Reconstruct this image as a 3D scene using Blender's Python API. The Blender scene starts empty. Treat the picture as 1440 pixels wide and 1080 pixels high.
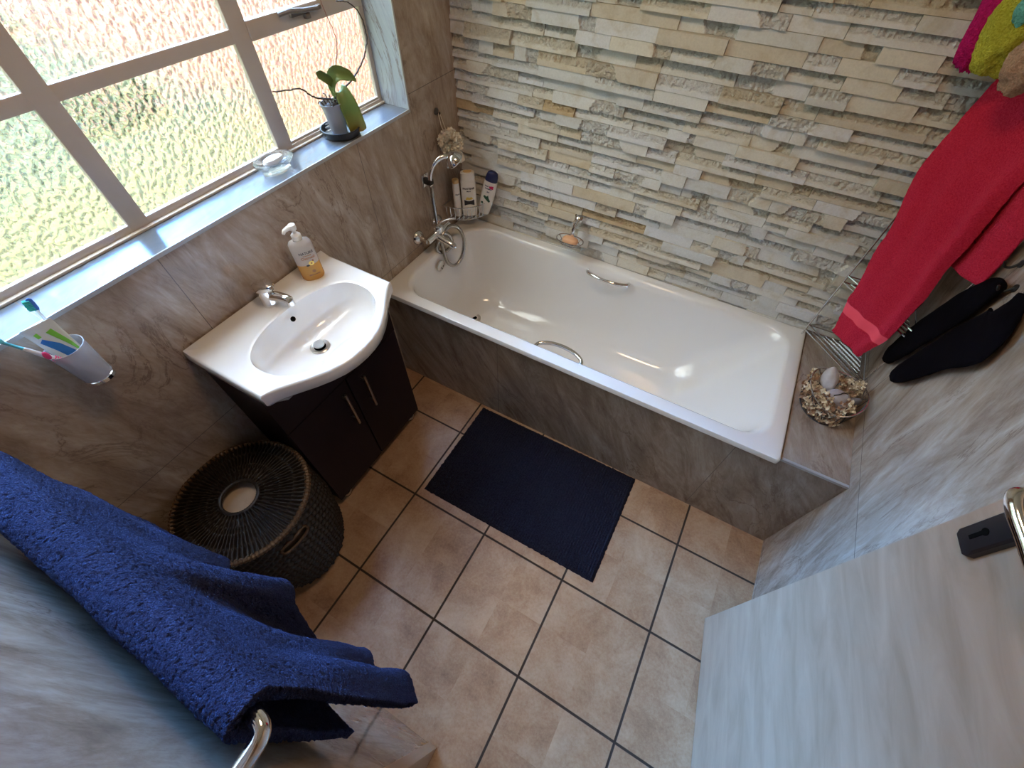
import bpy, bmesh, math, random
from mathutils import Vector, Matrix, noise
from math import sin, cos, pi, radians, sqrt, atan2
random.seed(7)
scn = bpy.context.scene
col = scn.collection

# ------------------------------------------------------------------ measures
W, HB, HR, ZS, D = 1.91, 0.566, 0.574, 1.169, 0.135
TS, GX, GY = 0.3682, 0.4893, -0.8786
YN, ZC = -1.92, 2.5

# ------------------------------------------------------------------ materials
class NT:
    def __init__(s, name):
        s.m = bpy.data.materials.new(name); s.m.use_nodes = True
        s.t = s.m.node_tree; s.t.nodes.clear()
        s.out = s.n('ShaderNodeOutputMaterial')
    def n(s, typ, **k):
        nd = s.t.nodes.new(typ)
        for a, v in k.items():
            if a in nd.inputs.keys() if hasattr(nd.inputs, 'keys') else False: nd.inputs[a].default_value = v
            else: setattr(nd, a, v)
        return nd
    def set(s, nd, **k):
        for a, v in k.items(): nd.inputs[a.replace('_', ' ')].default_value = v
        return nd
    def l(s, a, b): s.t.links.new(a, b)
    def math(s, op, a, b=None, c=None):
        nd = s.n('ShaderNodeMath', operation=op)
        for i, v in enumerate((a, b, c)):
            if v is None: continue
            if isinstance(v, (int, float)): nd.inputs[i].default_value = v
            else: s.l(v, nd.inputs[i])
        return nd.outputs[0]
    def mix(s, f, a, b, typ='MIX'):
        nd = s.n('ShaderNodeMix', data_type='RGBA', blend_type=typ)
        for i, v in ((0, f), (6, a), (7, b)):
            if isinstance(v, (int, float)): nd.inputs[i].default_value = v
            elif isinstance(v, tuple): nd.inputs[i].default_value = (*v, 1) if len(v) == 3 else v
            else: s.l(v, nd.inputs[i])
        return nd.outputs[2]
    def ramp(s, fac, stops, interp='LINEAR'):
        nd = s.n('ShaderNodeValToRGB'); r = nd.color_ramp; r.interpolation = interp
        while len(r.elements) < len(stops): r.elements.new(.5)
        for e, (p, c) in zip(r.elements, stops): e.position = p; e.color = (*c, 1) if len(c) == 3 else c
        s.l(fac, nd.inputs[0]); return nd.outputs[0]
    def coord(s, what='Object', scale=None, rot=None, loc=None):
        tc = s.n('ShaderNodeTexCoord'); o = tc.outputs[what]
        if scale or rot or loc:
            mp = s.n('ShaderNodeMapping')
            if scale: mp.inputs['Scale'].default_value = scale
            if rot: mp.inputs['Rotation'].default_value = rot
            if loc: mp.inputs['Location'].default_value = loc
            s.l(o, mp.inputs[0]); o = mp.outputs[0]
        return o
    def noise(s, co, scale, detail=4, rough=.55, dist=0):
        nd = s.n('ShaderNodeTexNoise'); nd.inputs['Scale'].default_value = scale
        nd.inputs['Detail'].default_value = detail; nd.inputs['Roughness'].default_value = rough
        nd.inputs['Distortion'].default_value = dist
        if co is not None: s.l(co, nd.inputs['Vector'])
        return nd.outputs['Fac']
    def bump(s, h, strength=.3, dist=.002):
        nd = s.n('ShaderNodeBump'); nd.inputs['Strength'].default_value = strength
        nd.inputs['Distance'].default_value = dist; s.l(h, nd.inputs['Height']); return nd.outputs[0]
    def pbsdf(s, color=None, rough=.5, metal=0, normal=None, **k):
        p = s.n('ShaderNodeBsdfPrincipled')
        if color is not None:
            if isinstance(color, tuple): p.inputs['Base Color'].default_value = (*color, 1)
            else: s.l(color, p.inputs['Base Color'])
        if isinstance(rough, (int, float)): p.inputs['Roughness'].default_value = rough
        else: s.l(rough, p.inputs['Roughness'])
        p.inputs['Metallic'].default_value = metal
        if normal is not None: s.l(normal, p.inputs['Normal'])
        for a, v in k.items(): p.inputs[a.replace('_', ' ')].default_value = v
        s.l(p.outputs[0], s.out.inputs[0]); return p

def simple(name, color, rough=.5, metal=0, var=0, vscale=20, bump=0, bscale=200, bdist=.001, **k):
    t = NT(name); c = color; nrm = None
    if var:
        f = t.noise(t.coord(), vscale, 5)
        c = t.mix(f, tuple(max(0, x * (1 - var)) for x in color), tuple(min(1, x * (1 + var)) for x in color))
    if bump: nrm = t.bump(t.noise(t.coord(), bscale, 3), bump, bdist)
    t.pbsdf(c, rough, metal, nrm, **k); return t.m

def marble(name, plane, lines_u=(), lines_v=(), tilt=.25, tone=1.0, rough=.16, pale=None):
    """glossy travertine wall tile; plane 'x','y','z' is the face normal; lines: (offset, period) of the joints"""
    t = NT(name)
    co = t.coord(); sp = t.n('ShaderNodeSeparateXYZ'); t.l(co, sp.inputs[0])
    X, Y, Z = sp.outputs
    u, v = {'x': (Y, Z), 'y': (X, Z), 'z': (Y, X)}[plane]
    # streak frame: rotated so the veins lean
    a = t.math('ADD', t.math('MULTIPLY', u, cos(tilt)), t.math('MULTIPLY', v, sin(tilt)))
    b = t.math('SUBTRACT', t.math('MULTIPLY', v, cos(tilt)), t.math('MULTIPLY', u, sin(tilt)))
    cb = t.n('ShaderNodeCombineXYZ')
    t.l(t.math('MULTIPLY', a, 1.0), cb.inputs[0]); t.l(t.math('MULTIPLY', b, .26), cb.inputs[1])
    f1 = t.noise(cb.outputs[0], 8, 9, .66, 1.4)
    f2 = t.noise(cb.outputs[0], 46, 8, .75, 1.2)
    base = t.ramp(t.math('ADD', t.math('MULTIPLY', f1, .72), t.math('MULTIPLY', f2, .28)),
                  [(p, tuple(c * tone for c in q)) for p, q in zip((.34, .45, .55, .68), pale or ((.21, .147, .102), (.325, .243, .18), (.43, .345, .27), (.57, .495, .415)))])
    cb2 = t.n('ShaderNodeCombineXYZ')
    t.l(a, cb2.inputs[0]); t.l(t.math('MULTIPLY', b, .35), cb2.inputs[1])
    vn = t.noise(cb2.outputs[0], 5.0, 8, .62, 1.4)
    vein = t.math('ABSOLUTE', t.math('SUBTRACT', vn, .5))
    vm = t.ramp(vein, [(0, (1, 1, 1)), (.008, (.3, .3, .3)), (.022, (0, 0, 0))])
    patch = t.ramp(t.noise(cb2.outputs[0], 4.1, 3, .5, 0), [(.45, (0, 0, 0)), (.62, (1, 1, 1))])
    base = t.mix(t.math('MULTIPLY', t.math('MULTIPLY', vm, patch), .75), base, (.13, .08, .055))
    # joints
    jm = None
    for ax, ln in ((u, lines_u), (v, lines_v)):
        for off, per in ln:
            d = t.math('ABSOLUTE', t.math('SUBTRACT', t.math('FRACT', t.math('ADD', t.math('DIVIDE', t.math('SUBTRACT', ax, off), per), 100.5)), .5))
            m = t.math('LESS_THAN', d, .0011 / per)
            jm = m if jm is None else t.math('MAXIMUM', jm, m)
    c = base
    nrm = None
    if jm is not None:
        c = t.mix(jm, base, (.16, .13, .11))
        nrm = t.bump(t.math('SUBTRACT', 1.0, jm), .6, .001)
    p = t.pbsdf(c, rough, 0, nrm)
    p.inputs['Specular IOR Level'].default_value = .5
    return t.m

def floor_mat():
    t = NT('beige floor tile'); co = t.coord(); sp = t.n('ShaderNodeSeparateXYZ'); t.l(co, sp.inputs[0])
    g = None; ids = []
    for ax, off in ((sp.outputs[0], GX), (sp.outputs[1], GY)):
        q = t.math('ADD', t.math('DIVIDE', t.math('SUBTRACT', ax, off), TS), 100.5)
        d = t.math('ABSOLUTE', t.math('SUBTRACT', t.math('FRACT', q), .5))
        m = t.n('ShaderNodeMapRange'); m.inputs[1].default_value = .0088; m.inputs[2].default_value = .0135
        m.inputs[3].default_value = 1; m.inputs[4].default_value = 0; t.l(d, m.inputs[0])
        g = m.outputs[0] if g is None else t.math('MAXIMUM', g, m.outputs[0])
        ids.append(t.math('FLOOR', t.math('ADD', q, .0)))
    cb = t.n('ShaderNodeCombineXYZ'); t.l(ids[0], cb.inputs[0]); t.l(ids[1], cb.inputs[1])
    wn = t.n('ShaderNodeTexWhiteNoise'); t.l(cb.outputs[0], wn.inputs[0])
    vv = t.n('ShaderNodeVectorMath', operation='MULTIPLY_ADD'); t.l(wn.outputs['Color'], vv.inputs[0]); vv.inputs[1].default_value = (9, 9, 9); t.l(co, vv.inputs[2])
    f1 = t.noise(vv.outputs[0], 6, 8, .68, .4); f2 = t.noise(vv.outputs[0], 110, 5, .7)
    c = t.ramp(t.math('ADD', t.math('MULTIPLY', f1, .7), t.math('MULTIPLY', f2, .3)),
               [(.32, (.22, .11, .054)), (.47, (.365, .21, .113)), (.58, (.44, .285, .168)), (.72, (.515, .365, .235))])
    c = t.mix(g, c, (.035, .022, .014))
    h = t.math('SUBTRACT', t.math('MULTIPLY', f2, .08), g)
    t.pbsdf(c, t.math('ADD', .38, t.math('MULTIPLY', g, .5)), 0, t.bump(h, .5, .002)); return t.m

def terry(name, c0, c1, scale=260, strength=1.0, dist=.004, sheen=.6):
    t = NT(name); co = t.coord()
    f = t.ramp(t.noise(co, scale, 3, .6), [(.32, (0, 0, 0)), (.66, (1, 1, 1))]); f2 = t.noise(co, 14, 4)
    c = t.mix(t.math('ADD', t.math('MULTIPLY', f, .75), t.math('MULTIPLY', f2, .25)), c0, c1)  # shade between the tufts put into the colour, following the bump
    p = t.pbsdf(c, .95, 0, t.bump(f, strength, dist))
    p.inputs['Sheen Weight'].default_value = sheen; p.inputs['Sheen Roughness'].default_value = .5
    p.inputs['Sheen Tint'].default_value = (*[min(1, x * 2.2 + .05) for x in c1], 1)
    p.inputs['Specular IOR Level'].default_value = .1
    return t.m

def stone_mat():
    t = NT('split sandstone'); co = t.coord()
    at = t.n('ShaderNodeAttribute', attribute_name='stone'); sp = t.n('ShaderNodeSeparateColor'); t.l(at.outputs['Color'], sp.inputs[0])
    rnd, rough = sp.outputs[0], sp.outputs[1]
    base = t.ramp(rnd, [(0, (.60, .55, .45)), (.12, (.68, .68, .64)), (.38, (.62, .63, .61)), (.60, (.68, .65, .56)), (.78, (.62, .55, .42)), (.85, (.68, .69, .69)), (.975, (.56, .43, .26)), (1, (.62, .60, .54))], 'CONSTANT')
    f1 = t.noise(co, 12, 6, .65, .5); f2 = t.noise(co, 160, 4, .7)
    tint = t.ramp(f1, [(.3, (.78, .70, .56)), (.5, (1, 1, 1)), (.7, (1.0, 1.0, 1.0))])
    c = t.mix(.75, base, tint, 'MULTIPLY')
    sp2 = t.math('ADD', .82, t.math('MULTIPLY', f2, .36))
    cc = t.n('ShaderNodeMix', data_type='RGBA', blend_type='MULTIPLY'); cc.inputs[0].default_value = 1
    t.l(c, cc.inputs[6]); cb = t.n('ShaderNodeCombineColor')
    for i in range(3): t.l(sp2, cb.inputs[i])
    t.l(cb.outputs[0], cc.inputs[7])
    h = t.math('MULTIPLY', t.noise(co, 130, 5, .7), t.math('ADD', .10, t.math('MULTIPLY', rough, 1.4)))
    t.pbsdf(cc.outputs[2], .85, 0, t.bump(h, .9, .006)); return t.m

def glass_pane_mat():
    """obscure (rippled) window glass"""
    t = NT('rippled obscure glass'); co = t.coord(scale=(.4, 1, .8), rot=(.5, 0, 0))
    wv = t.n('ShaderNodeTexNoise'); wv.inputs['Scale'].default_value = 30; t.l(co, wv.inputs['Vector'])
    ad = t.n('ShaderNodeVectorMath', operation='MULTIPLY_ADD'); t.l(wv.outputs['Color'], ad.inputs[0]); ad.inputs[1].default_value = (.02, .02, .02); t.l(co, ad.inputs[2])
    vo = t.n('ShaderNodeTexVoronoi', feature='SMOOTH_F1'); vo.inputs['Scale'].default_value = 84; vo.inputs['Smoothness'].default_value = .6; t.l(ad.outputs[0], vo.inputs['Vector'])
    nrm = t.bump(vo.outputs['Distance'], 1.0, .017)
    rf = t.n('ShaderNodeBsdfRefraction'); rf.inputs['IOR'].default_value = 1.45; rf.inputs['Roughness'].default_value = .08; rf.inputs['Color'].default_value = (.97, .99, .96, 1); t.l(nrm, rf.inputs['Normal'])
    gl = t.n('ShaderNodeBsdfGlossy'); gl.inputs['Roughness'].default_value = .15; t.l(nrm, gl.inputs['Normal'])
    tr = t.n('ShaderNodeBsdfTransparent'); tr.inputs['Color'].default_value = (.96, .99, .97, 1)
    m1 = t.n('ShaderNodeMixShader'); m1.inputs[0].default_value = .52; t.l(rf.outputs[0], m1.inputs[1]); t.l(tr.outputs[0], m1.inputs[2])
    m2 = t.n('ShaderNodeMixShader'); m2.inputs[0].default_value = .04; t.l(m1.outputs[0], m2.inputs[1]); t.l(gl.outputs[0], m2.inputs[2])
    t.l(m2.outputs[0], t.out.inputs[0]); return t.m

def wood_mat(name, c0, c1, axis=2, scale=3, rough=.45):
    t = NT(name); s = [14, 14, 14]; s[axis] = 1.0
    co = t.coord(scale=tuple(s)); f = t.noise(co, scale, 6, .6, 1.0)
    t.pbsdf(t.mix(f, c0, c1), rough, 0, t.bump(f, .1, .001)); return t.m

def clear(name, color, rough=0.0, ior=1.45, trans=.35):
    t = NT(name); g = t.n('ShaderNodeBsdfGlass') if False else t.n('ShaderNodeBsdfPrincipled')
    g.inputs['Base Color'].default_value = (*color, 1); g.inputs['Roughness'].default_value = rough
    g.inputs['Transmission Weight'].default_value = 1; g.inputs['IOR'].default_value = ior
    tr = t.n('ShaderNodeBsdfTransparent'); tr.inputs[0].default_value = (*color, 1)
    m = t.n('ShaderNodeMixShader'); m.inputs[0].default_value = trans; t.l(g.outputs[0], m.inputs[1]); t.l(tr.outputs[0], m.inputs[2])
    t.l(m.outputs[0], t.out.inputs[0]); return t.m

M = {}
M['win'] = marble('travertine tile window wall', 'x', [(-.605, .742)], [(.615, .60)], .22)
M['right'] = marble('travertine tile right wall', 'x', [(-.30, .742)], [(.615, .60)], -.32)
M['near'] = marble('travertine tile near wall', 'y', [(.35, .742)], [(.615, 1.2)], .2, 1.0, .1)
M['panel'] = marble('travertine tile bath panel', 'y', [(.62, .974)], [], .5, .72, .22)
M['ledge'] = marble('travertine tile ledge', 'z', [], [], 1.35, .85, .2)
PALE = ((.15, .17, .20), (.19, .21, .24), (.215, .235, .265), (.24, .26, .285))
M['sill'] = marble('pale glazed sill tile', 'z', [(-1.30, .74)], [], 1.4, .55, .2, PALE)
M['reveal'] = marble('pale glazed reveal tile', 'y', [], [], .3, 1.7, .2, PALE)
M['floor'] = floor_mat()
M['stone'] = stone_mat()
M['pane'] = glass_pane_mat()
M['plaster'] = simple('white plaster', (.72, .70, .66), .9, var=.05)
M['frame'] = simple('cream window paint', (.56, .49, .42), .45, var=.06, vscale=30)
M['enamel'] = simple('white enamel', (.83, .82, .80), .12, Coat_Weight=.5)
M['ceramic'] = simple('white ceramic', (.84, .82, .79), .09, Coat_Weight=.6)
M['chrome'] = simple('chrome', (.80, .80, .81), .09, 1)
M['satin'] = simple('satin nickel', (.62, .60, .57), .28, 1)
M['steelwire'] = simple('chrome wire', (.70, .71, .73), .16, 1)
M['darkwire'] = simple('dark wire', (.10, .10, .11), .4, .8)
M['dark'] = simple('black rubber', (.015, .014, .014), .6)
M['hole'] = simple('dark opening', (.006, .006, .006), 1.0, Specular_IOR_Level=0.0)
M['espresso'] = wood_mat('espresso veneer', (.012, .006, .008), (.022, .011, .013), 2, 3, .5)
M['espresso'].node_tree.nodes['Principled BSDF'].inputs['Specular IOR Level'].default_value = .18
M['wicker'] = simple('dark wicker', (.013, .008, .005), .5, var=.95, vscale=60, bump=.4, bscale=300)
M['wickerglint'] = simple('wicker rim painted highlights', (.085, .045, .02), .45, var=.95, vscale=110)  # golden highlights of the rim put into a lighter wicker colour
M['liner'] = simple('beige cloth liner', (.52, .42, .32), .9, var=.1)
M['door'] = None
M['mat'] = terry('navy chenille', (.006, .006, .011), (.027, .028, .047), 220, .8, .004, .0)
M['bluetowel'] = terry('blue terry', (.006, .008, .026), (.054, .068, .165), 430, 1.0, .006, .25)
M['redtowel'] = terry('red terry', (.78, .012, .045), (1.0, .05, .11), 300, 1.0, .004, .25)
M['redband'] = simple('red towel band', (1.0, .09, .14), .8, bump=.3, bscale=500)
M['yellow'] = terry('yellow terry', (.42, .40, .02), (.80, .78, .10), 260, 1, .004, .2)
M['pink'] = terry('magenta terry', (.45, .005, .09), (.80, .02, .22), 260, 1, .004, .2)
M['brown'] = terry('tan terry', (.40, .22, .14), (.72, .44, .30), 260, 1, .004, .2)
M['teal'] = terry('mint terry', (.10, .45, .40), (.25, .75, .66), 260, 1, .004, .2)
M['sock'] = simple('black knit', (.0035, .003, .0045), 1.0, bump=.5, bscale=600, Specular_IOR_Level=.05)
M['puff'] = simple('cream mesh puff', (.90, .82, .68), .8, Subsurface_Weight=.0)
M['cord'] = simple('cream cord', (.66, .58, .48), .8)
M['orangesoap'] = simple('peach soap', (.72, .40, .22), .45)
M['whitesoap'] = simple('white soap', (.82, .84, .85), .4)
M['plastic'] = simple('white plastic', (.80, .77, .70), .3)
M['capgold'] = simple('amber cap', (.72, .47, .20), .35)
M['navycap'] = simple('navy cap', (.012, .016, .075), .3)
M['ink'] = simple('black print', (.02, .02, .03), .5)
M['navyprint'] = simple('navy print', (.015, .02, .09), .5)
M['redprint'] = simple('raspberry print', (.62, .02, .12), .45)
M['goldprint'] = simple('gold print', (.75, .55, .10), .4)
M['brownprint'] = simple('brown print', (.22, .10, .04), .5)
M['greenprint'] = simple('dark green print', (.02, .09, .05), .5)
M['lime'] = simple('lime print', (.22, .62, .06), .45)
M['blueprint'] = simple('blue print', (.03, .20, .55), .45)
M['deepblue'] = simple('deep blue print', (.02, .05, .28), .45)
M['dishglass'] = clear('clear dish glass', (.95, .97, .98), .02, 1.45, .35)
def cloudy(name, color, body, amt):
    m = clear(name, color, .25, 1.12, .45); t = m.node_tree; out = [n for n in t.nodes if n.type == 'OUTPUT_MATERIAL'][0]; src = out.inputs[0].links[0].from_socket
    d = t.nodes.new('ShaderNodeBsdfPrincipled'); d.inputs['Base Color'].default_value = (*body, 1); d.inputs['Roughness'].default_value = .25
    mx = t.nodes.new('ShaderNodeMixShader'); mx.inputs[0].default_value = amt; t.links.new(src, mx.inputs[1]); t.links.new(d.outputs[0], mx.inputs[2]); t.links.new(mx.outputs[0], out.inputs[0]); return m
M['bottleclear'] = cloudy('cloudy bottle plastic', (.95, .93, .90), (.80, .77, .74), .40)
M['amberliquid'] = cloudy('amber hand soap', (.95, .66, .26), (.86, .50, .15), .45)
M['frost'] = cloudy('frosted tumbler', (.90, .91, .95), (.62, .64, .70), .45)
M['emptybottle'] = clear('clear bottle plastic', (.85, .80, .76), .08, 1.1, .55)
M['pot'] = simple('cloudy plastic pot', (.34, .34, .38), .35, Transmission_Weight=.25)
M['saucer'] = simple('black plastic saucer', (.018, .020, .022), .35)
M['soil'] = simple('bark potting mix', (.045, .028, .018), .95, var=.6, vscale=160, bump=.8, bscale=200)
M['leaf'] = None
M['stem'] = simple('dry brown stem', (.07, .05, .035), .8)
M['redstem'] = simple('dry reddish stem', (.25, .07, .05), .8)
M['pebble'] = simple('grey river stone', (.50, .45, .41), .8, var=.25, vscale=60, bump=.2)
M['pebble2'] = simple('mauve grey river stone', (.42, .38, .37), .8, var=.25, vscale=60, bump=.2)
M['slate'] = simple('dark grey stone chip', (.17, .16, .17), .7, var=.2)
M['flower'] = simple('dried cream blossom', (.78, .62, .44), .9, var=.4, vscale=70)
M['flowerdark'] = simple('dried brown blossom', (.40, .25, .16), .9, var=.5, vscale=70)
M['berry'] = simple('dried dark berry', (.06, .012, .016), .6)
M['whiteitem'] = simple('white tub', (.74, .76, .78), .35)
M['blackitem'] = simple('black bottle plastic', (.012, .012, .013), .25)
M['brush'] = simple('white brush handle', (.80, .82, .86), .3)
M['bristle'] = simple('teal bristle', (.05, .55, .50), .6)
M['brushblue'] = simple('blue brush head', (.04, .16, .62), .4)
M['brushteal'] = simple('aqua brush neck', (.12, .55, .66), .35)
M['pinkgrip'] = simple('pink grip', (.75, .06, .22), .4)
M['tube'] = simple('white toothpaste tube', (.74, .76, .70), .35)
M['jamb'] = wood_mat('door frame wood', (.42, .25, .15), (.60, .40, .26), 2, 3, .4)
M['trim'] = simple('tile edge trim', (.42, .41, .40), .4, .3)
M['grassblade'] = simple('bush leaf', (.03, .045, .006), .8, var=.5, vscale=6)

def leaf_mat():
    t = NT('orchid leaf'); co = t.coord(); f = t.noise(co, 14, 4); sp = t.n('ShaderNodeSeparateXYZ'); t.l(co, sp.inputs[0])
    g = t.ramp(t.math('ADD', t.math('MULTIPLY', sp.outputs[2], 7.0), t.math('MULTIPLY', f, .5)), [(.15, (.42, .17, .03)), (.42, (.20, .20, .04)), (.75, (.10, .17, .045)), (1, (.14, .20, .05))])
    t.pbsdf(g, .35, 0, t.bump(f, .15, .002)); return t.m
M['leaf'] = leaf_mat()
def door_mat():
    t = NT('pale birch door veneer'); co = t.coord(scale=(9, 1.6, 9)); f = t.noise(co, 2.2, 6, .6, .6); f2 = t.noise(t.coord(), 180, 3)
    c = t.ramp(f, [(.3, (.35, .225, .14)), (.5, (.42, .28, .185)), (.7, (.475, .325, .22))])
    t.pbsdf(c, .42, 0, t.bump(f2, .08, .0006)); return t.m
M['door'] = door_mat()
def ground_mat():
    t = NT('yard ground'); co = t.coord(); sp = t.n('ShaderNodeSeparateXYZ'); t.l(co, sp.inputs[0])
    wob = t.math('MULTIPLY', t.math('SUBTRACT', t.noise(co, .9, 5, .6), .5), 1.6)
    f = t.noise(co, 3.0, 7, .7)
    terr = t.mix(f, (.13, .036, .007), (.235, .066, .012))
    cream = t.mix(f, (.044, .042, .004), (.122, .096, .0095))
    lawn = t.mix(t.noise(co, 2.2, 8, .75), (.008, .014, .002), (.068, .070, .007))
    m1 = t.n('ShaderNodeMapRange'); m1.inputs[1].default_value = 1.3; m1.inputs[2].default_value = 2.3; t.l(t.math('ADD', sp.outputs[1], wob), m1.inputs[0])
    m2 = t.n('ShaderNodeMapRange'); m2.inputs[1].default_value = -3.9; m2.inputs[2].default_value = -4.6; t.l(t.math('ADD', sp.outputs[0], wob), m2.inputs[0])
    c = t.mix(m2.outputs[0], cream, lawn); c = t.mix(m1.outputs[0], c, terr)
    t.pbsdf(c, .9); return t.m
M['ground'] = ground_mat()

# ------------------------------------------------------------------ mesh helpers
class MB:
    def __init__(s): s.v = []; s.f = []
    def add(s, vs, fs):
        o = len(s.v); s.v += [tuple(v) for v in vs]; s.f += [tuple(i + o for i in f) for f in fs]; return s
    def box(s, a, b, bev=0, seg=2, rot=None, piv=None):
        bm = bmesh.new(); bmesh.ops.create_cube(bm, size=1)
        c = [(a[i] + b[i]) / 2 for i in range(3)]; d = [abs(b[i] - a[i]) for i in range(3)]
        for v in bm.verts: v.co = Vector((v.co.x * d[0], v.co.y * d[1], v.co.z * d[2]))
        if bev: bmesh.ops.bevel(bm, geom=bm.edges[:], offset=min(bev, min(d) * .49), segments=seg, profile=.5, affect='EDGES')
        R = rot.to_3x3() if rot is not None else None
        bm.verts.index_update(); vs = []
        for v in bm.verts:
            p = v.co.copy()
            if R: p = R @ p
            vs.append(p + Vector(c))
        s.add(vs, [[v.index for v in f.verts] for f in bm.faces]); bm.free(); return s
    def tube(s, pts, r, n=10, closed=False, caps=True, flat=1.0):
        P = [Vector(p) for p in pts]; m = len(P)
        rs = r if isinstance(r, (list, tuple)) else [r] * m
        T = []
        for i in range(m):
            if closed: t = P[(i + 1) % m] - P[i - 1]
            else: t = P[min(i + 1, m - 1)] - P[max(i - 1, 0)]
            T.append(t.normalized() if t.length > 1e-9 else Vector((0, 0, 1)))
        up = Vector((0, 0, 1)) if abs(T[0].z) < .9 else Vector((1, 0, 0))
        N = (up - T[0] * up.dot(T[0])).normalized(); vs = []
        for i in range(m):
            N = (N - T[i] * N.dot(T[i])).normalized(); B = T[i].cross(N)
            for k in range(n):
                a = 2 * pi * k / n; vs.append(P[i] + (N * cos(a) * flat + B * sin(a)) * rs[i])
        fs = []
        for i in range(m if closed else m - 1):
            j = (i + 1) % m
            for k in range(n): fs.append((i * n + k, i * n + (k + 1) % n, j * n + (k + 1) % n, j * n + k))
        if caps and not closed: fs += [tuple(range(n))[::-1], tuple((m - 1) * n + k for k in range(n))]
        return s.add(vs, fs)
    def lathe(s, prof, c=(0, 0, 0), n=32, axis=(0, 0, 1), close=False):
        ax = Vector(axis).normalized(); q = Vector((0, 0, 1)).rotation_difference(ax); C = Vector(c); vs = []; fs = []; m = len(prof)
        for r, z in prof:
            for k in range(n):
                a = 2 * pi * k / n; vs.append(C + q @ Vector((r * cos(a), r * sin(a), z)))
        for i in range(m - 1):
            for k in range(n): fs.append((i * n + k, i * n + (k + 1) % n, (i + 1) * n + (k + 1) % n, (i + 1) * n + k))
        if prof[0][0] > 1e-5: fs.append(tuple(range(n))[::-1])
        if prof[-1][0] > 1e-5: fs.append(tuple((m - 1) * n + k for k in range(n)))
        return s.add(vs, fs)
    def loft(s, loops, cap0=False, cap1=False):
        n = len(loops[0]); vs = [v for l in loops for v in l]; fs = []
        for i in range(len(loops) - 1):
            for k in range(n): fs.append((i * n + k, i * n + (k + 1) % n, (i + 1) * n + (k + 1) % n, (i + 1) * n + k))
        if cap0: fs.append(tuple(range(n))[::-1])
        if cap1: fs.append(tuple((len(loops) - 1) * n + k for k in range(n)))
        return s.add(vs, fs)
    def grid(s, fn, nu, nv, skip=None):
        vs = [fn(i / nu, j / nv) for j in range(nv + 1) for i in range(nu + 1)]; fs = []
        for j in range(nv):
            for i in range(nu):
                if skip and skip((i + .5) / nu, (j + .5) / nv): continue
                a = j * (nu + 1) + i; fs.append((a, a + 1, a + nu + 2, a + nu + 1))
        return s.add(vs, fs)
    def ico(s, c, r, sub=3, fn=None):
        bm = bmesh.new(); bmesh.ops.create_icosphere(bm, subdivisions=sub, radius=1); bm.verts.index_update(); vs = []
        rr = r if isinstance(r, (tuple, list)) else (r, r, r)
        for v in bm.verts:
            k = fn(v.co) if fn else 1.0
            vs.append((c[0] + v.co.x * rr[0] * k, c[1] + v.co.y * rr[1] * k, c[2] + v.co.z * rr[2] * k))
        s.add(vs, [[v.index for v in f.verts] for f in bm.faces]); bm.free(); return s
    def prism(s, pts, d):
        """pts: 3-D polygon, extruded by the vector d"""
        n = len(pts); d = Vector(d); a = [Vector(p) for p in pts]; b = [p + d for p in a]
        return s.add(a + b, [tuple(range(n))[::-1], tuple(range(n, 2 * n))] + [(i, (i + 1) % n, n + (i + 1) % n, n + i) for i in range(n)])

def wloc(o):
    p = Vector((0, 0, 0))
    while o is not None: p += o.location; o = o.parent
    return p

def build(name, mb, mat, parent=None, smooth=True, auto=None, loc=None):
    me = bpy.data.meshes.new(name)
    off = Vector(loc) if loc is not None else Vector((0, 0, 0))
    if parent is not None: off = wloc(parent)
    me.from_pydata([Vector(v) - off for v in mb.v], [], mb.f); me.validate(); me.update()
    bm = bmesh.new(); bm.from_mesh(me); bmesh.ops.recalc_face_normals(bm, faces=bm.faces[:]); bm.to_mesh(me); bm.free()
    o = bpy.data.objects.new(name, me); col.objects.link(o); me.materials.append(mat)
    if parent is not None: o.parent = parent
    elif loc is not None: o.location = off
    if smooth:
        me.polygons.foreach_set('use_smooth', [True] * len(me.polygons))
        if auto is None: auto = 40
        if auto: me.set_sharp_from_angle(angle=radians(auto))
    return o

def tag(o, label=None, cat=None, group=None, kind=None):
    if label: o['label'] = label
    if cat: o['category'] = cat
    if group: o['group'] = group
    if kind: o['kind'] = kind
    return o

def thing(name, label, cat, loc=(0, 0, 0), group=None):
    o = bpy.data.objects.new(name, None); col.objects.link(o); o.location = loc; o.empty_display_size = .05
    return tag(o, label, cat, group)

def struct(name, mb, mat, parent=None, smooth=False, **k):
    o = build(name, mb, mat, parent, smooth)
    if parent is None: o['kind'] = 'structure'
    for a, v in k.items(): o[a] = v
    return o

def copy_tree(o, parent=None):
    c = o.copy(); col.objects.link(c); c.parent = parent
    for ch in list(o.children): copy_tree(ch, c)
    return c

def lerp(a, b, t): return a + (b - a) * t
def smooth(t): t = max(0, min(1, t)); return t * t * (3 - 2 * t)
def spline(pts, n=8):
    P = [Vector(p) for p in pts]; out = []
    for i in range(len(P) - 1):
        p0 = P[max(i - 1, 0)]; p1 = P[i]; p2 = P[i + 1]; p3 = P[min(i + 2, len(P) - 1)]
        for k in range(n):
            t = k / n; out.append(.5 * ((2 * p1) + (p2 - p0) * t + (2 * p0 - 5 * p1 + 4 * p2 - p3) * t * t + (3 * p1 - p0 - 3 * p2 + p3) * t ** 3))
    return out + [P[-1]]
def interp(x, tab):
    if x <= tab[0][0]: return tab[0][1]
    for (a, b), (c, d) in zip(tab, tab[1:]):
        if x <= c: return lerp(b, d, smooth((x - a) / (c - a)))
    return tab[-1][1]

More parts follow.
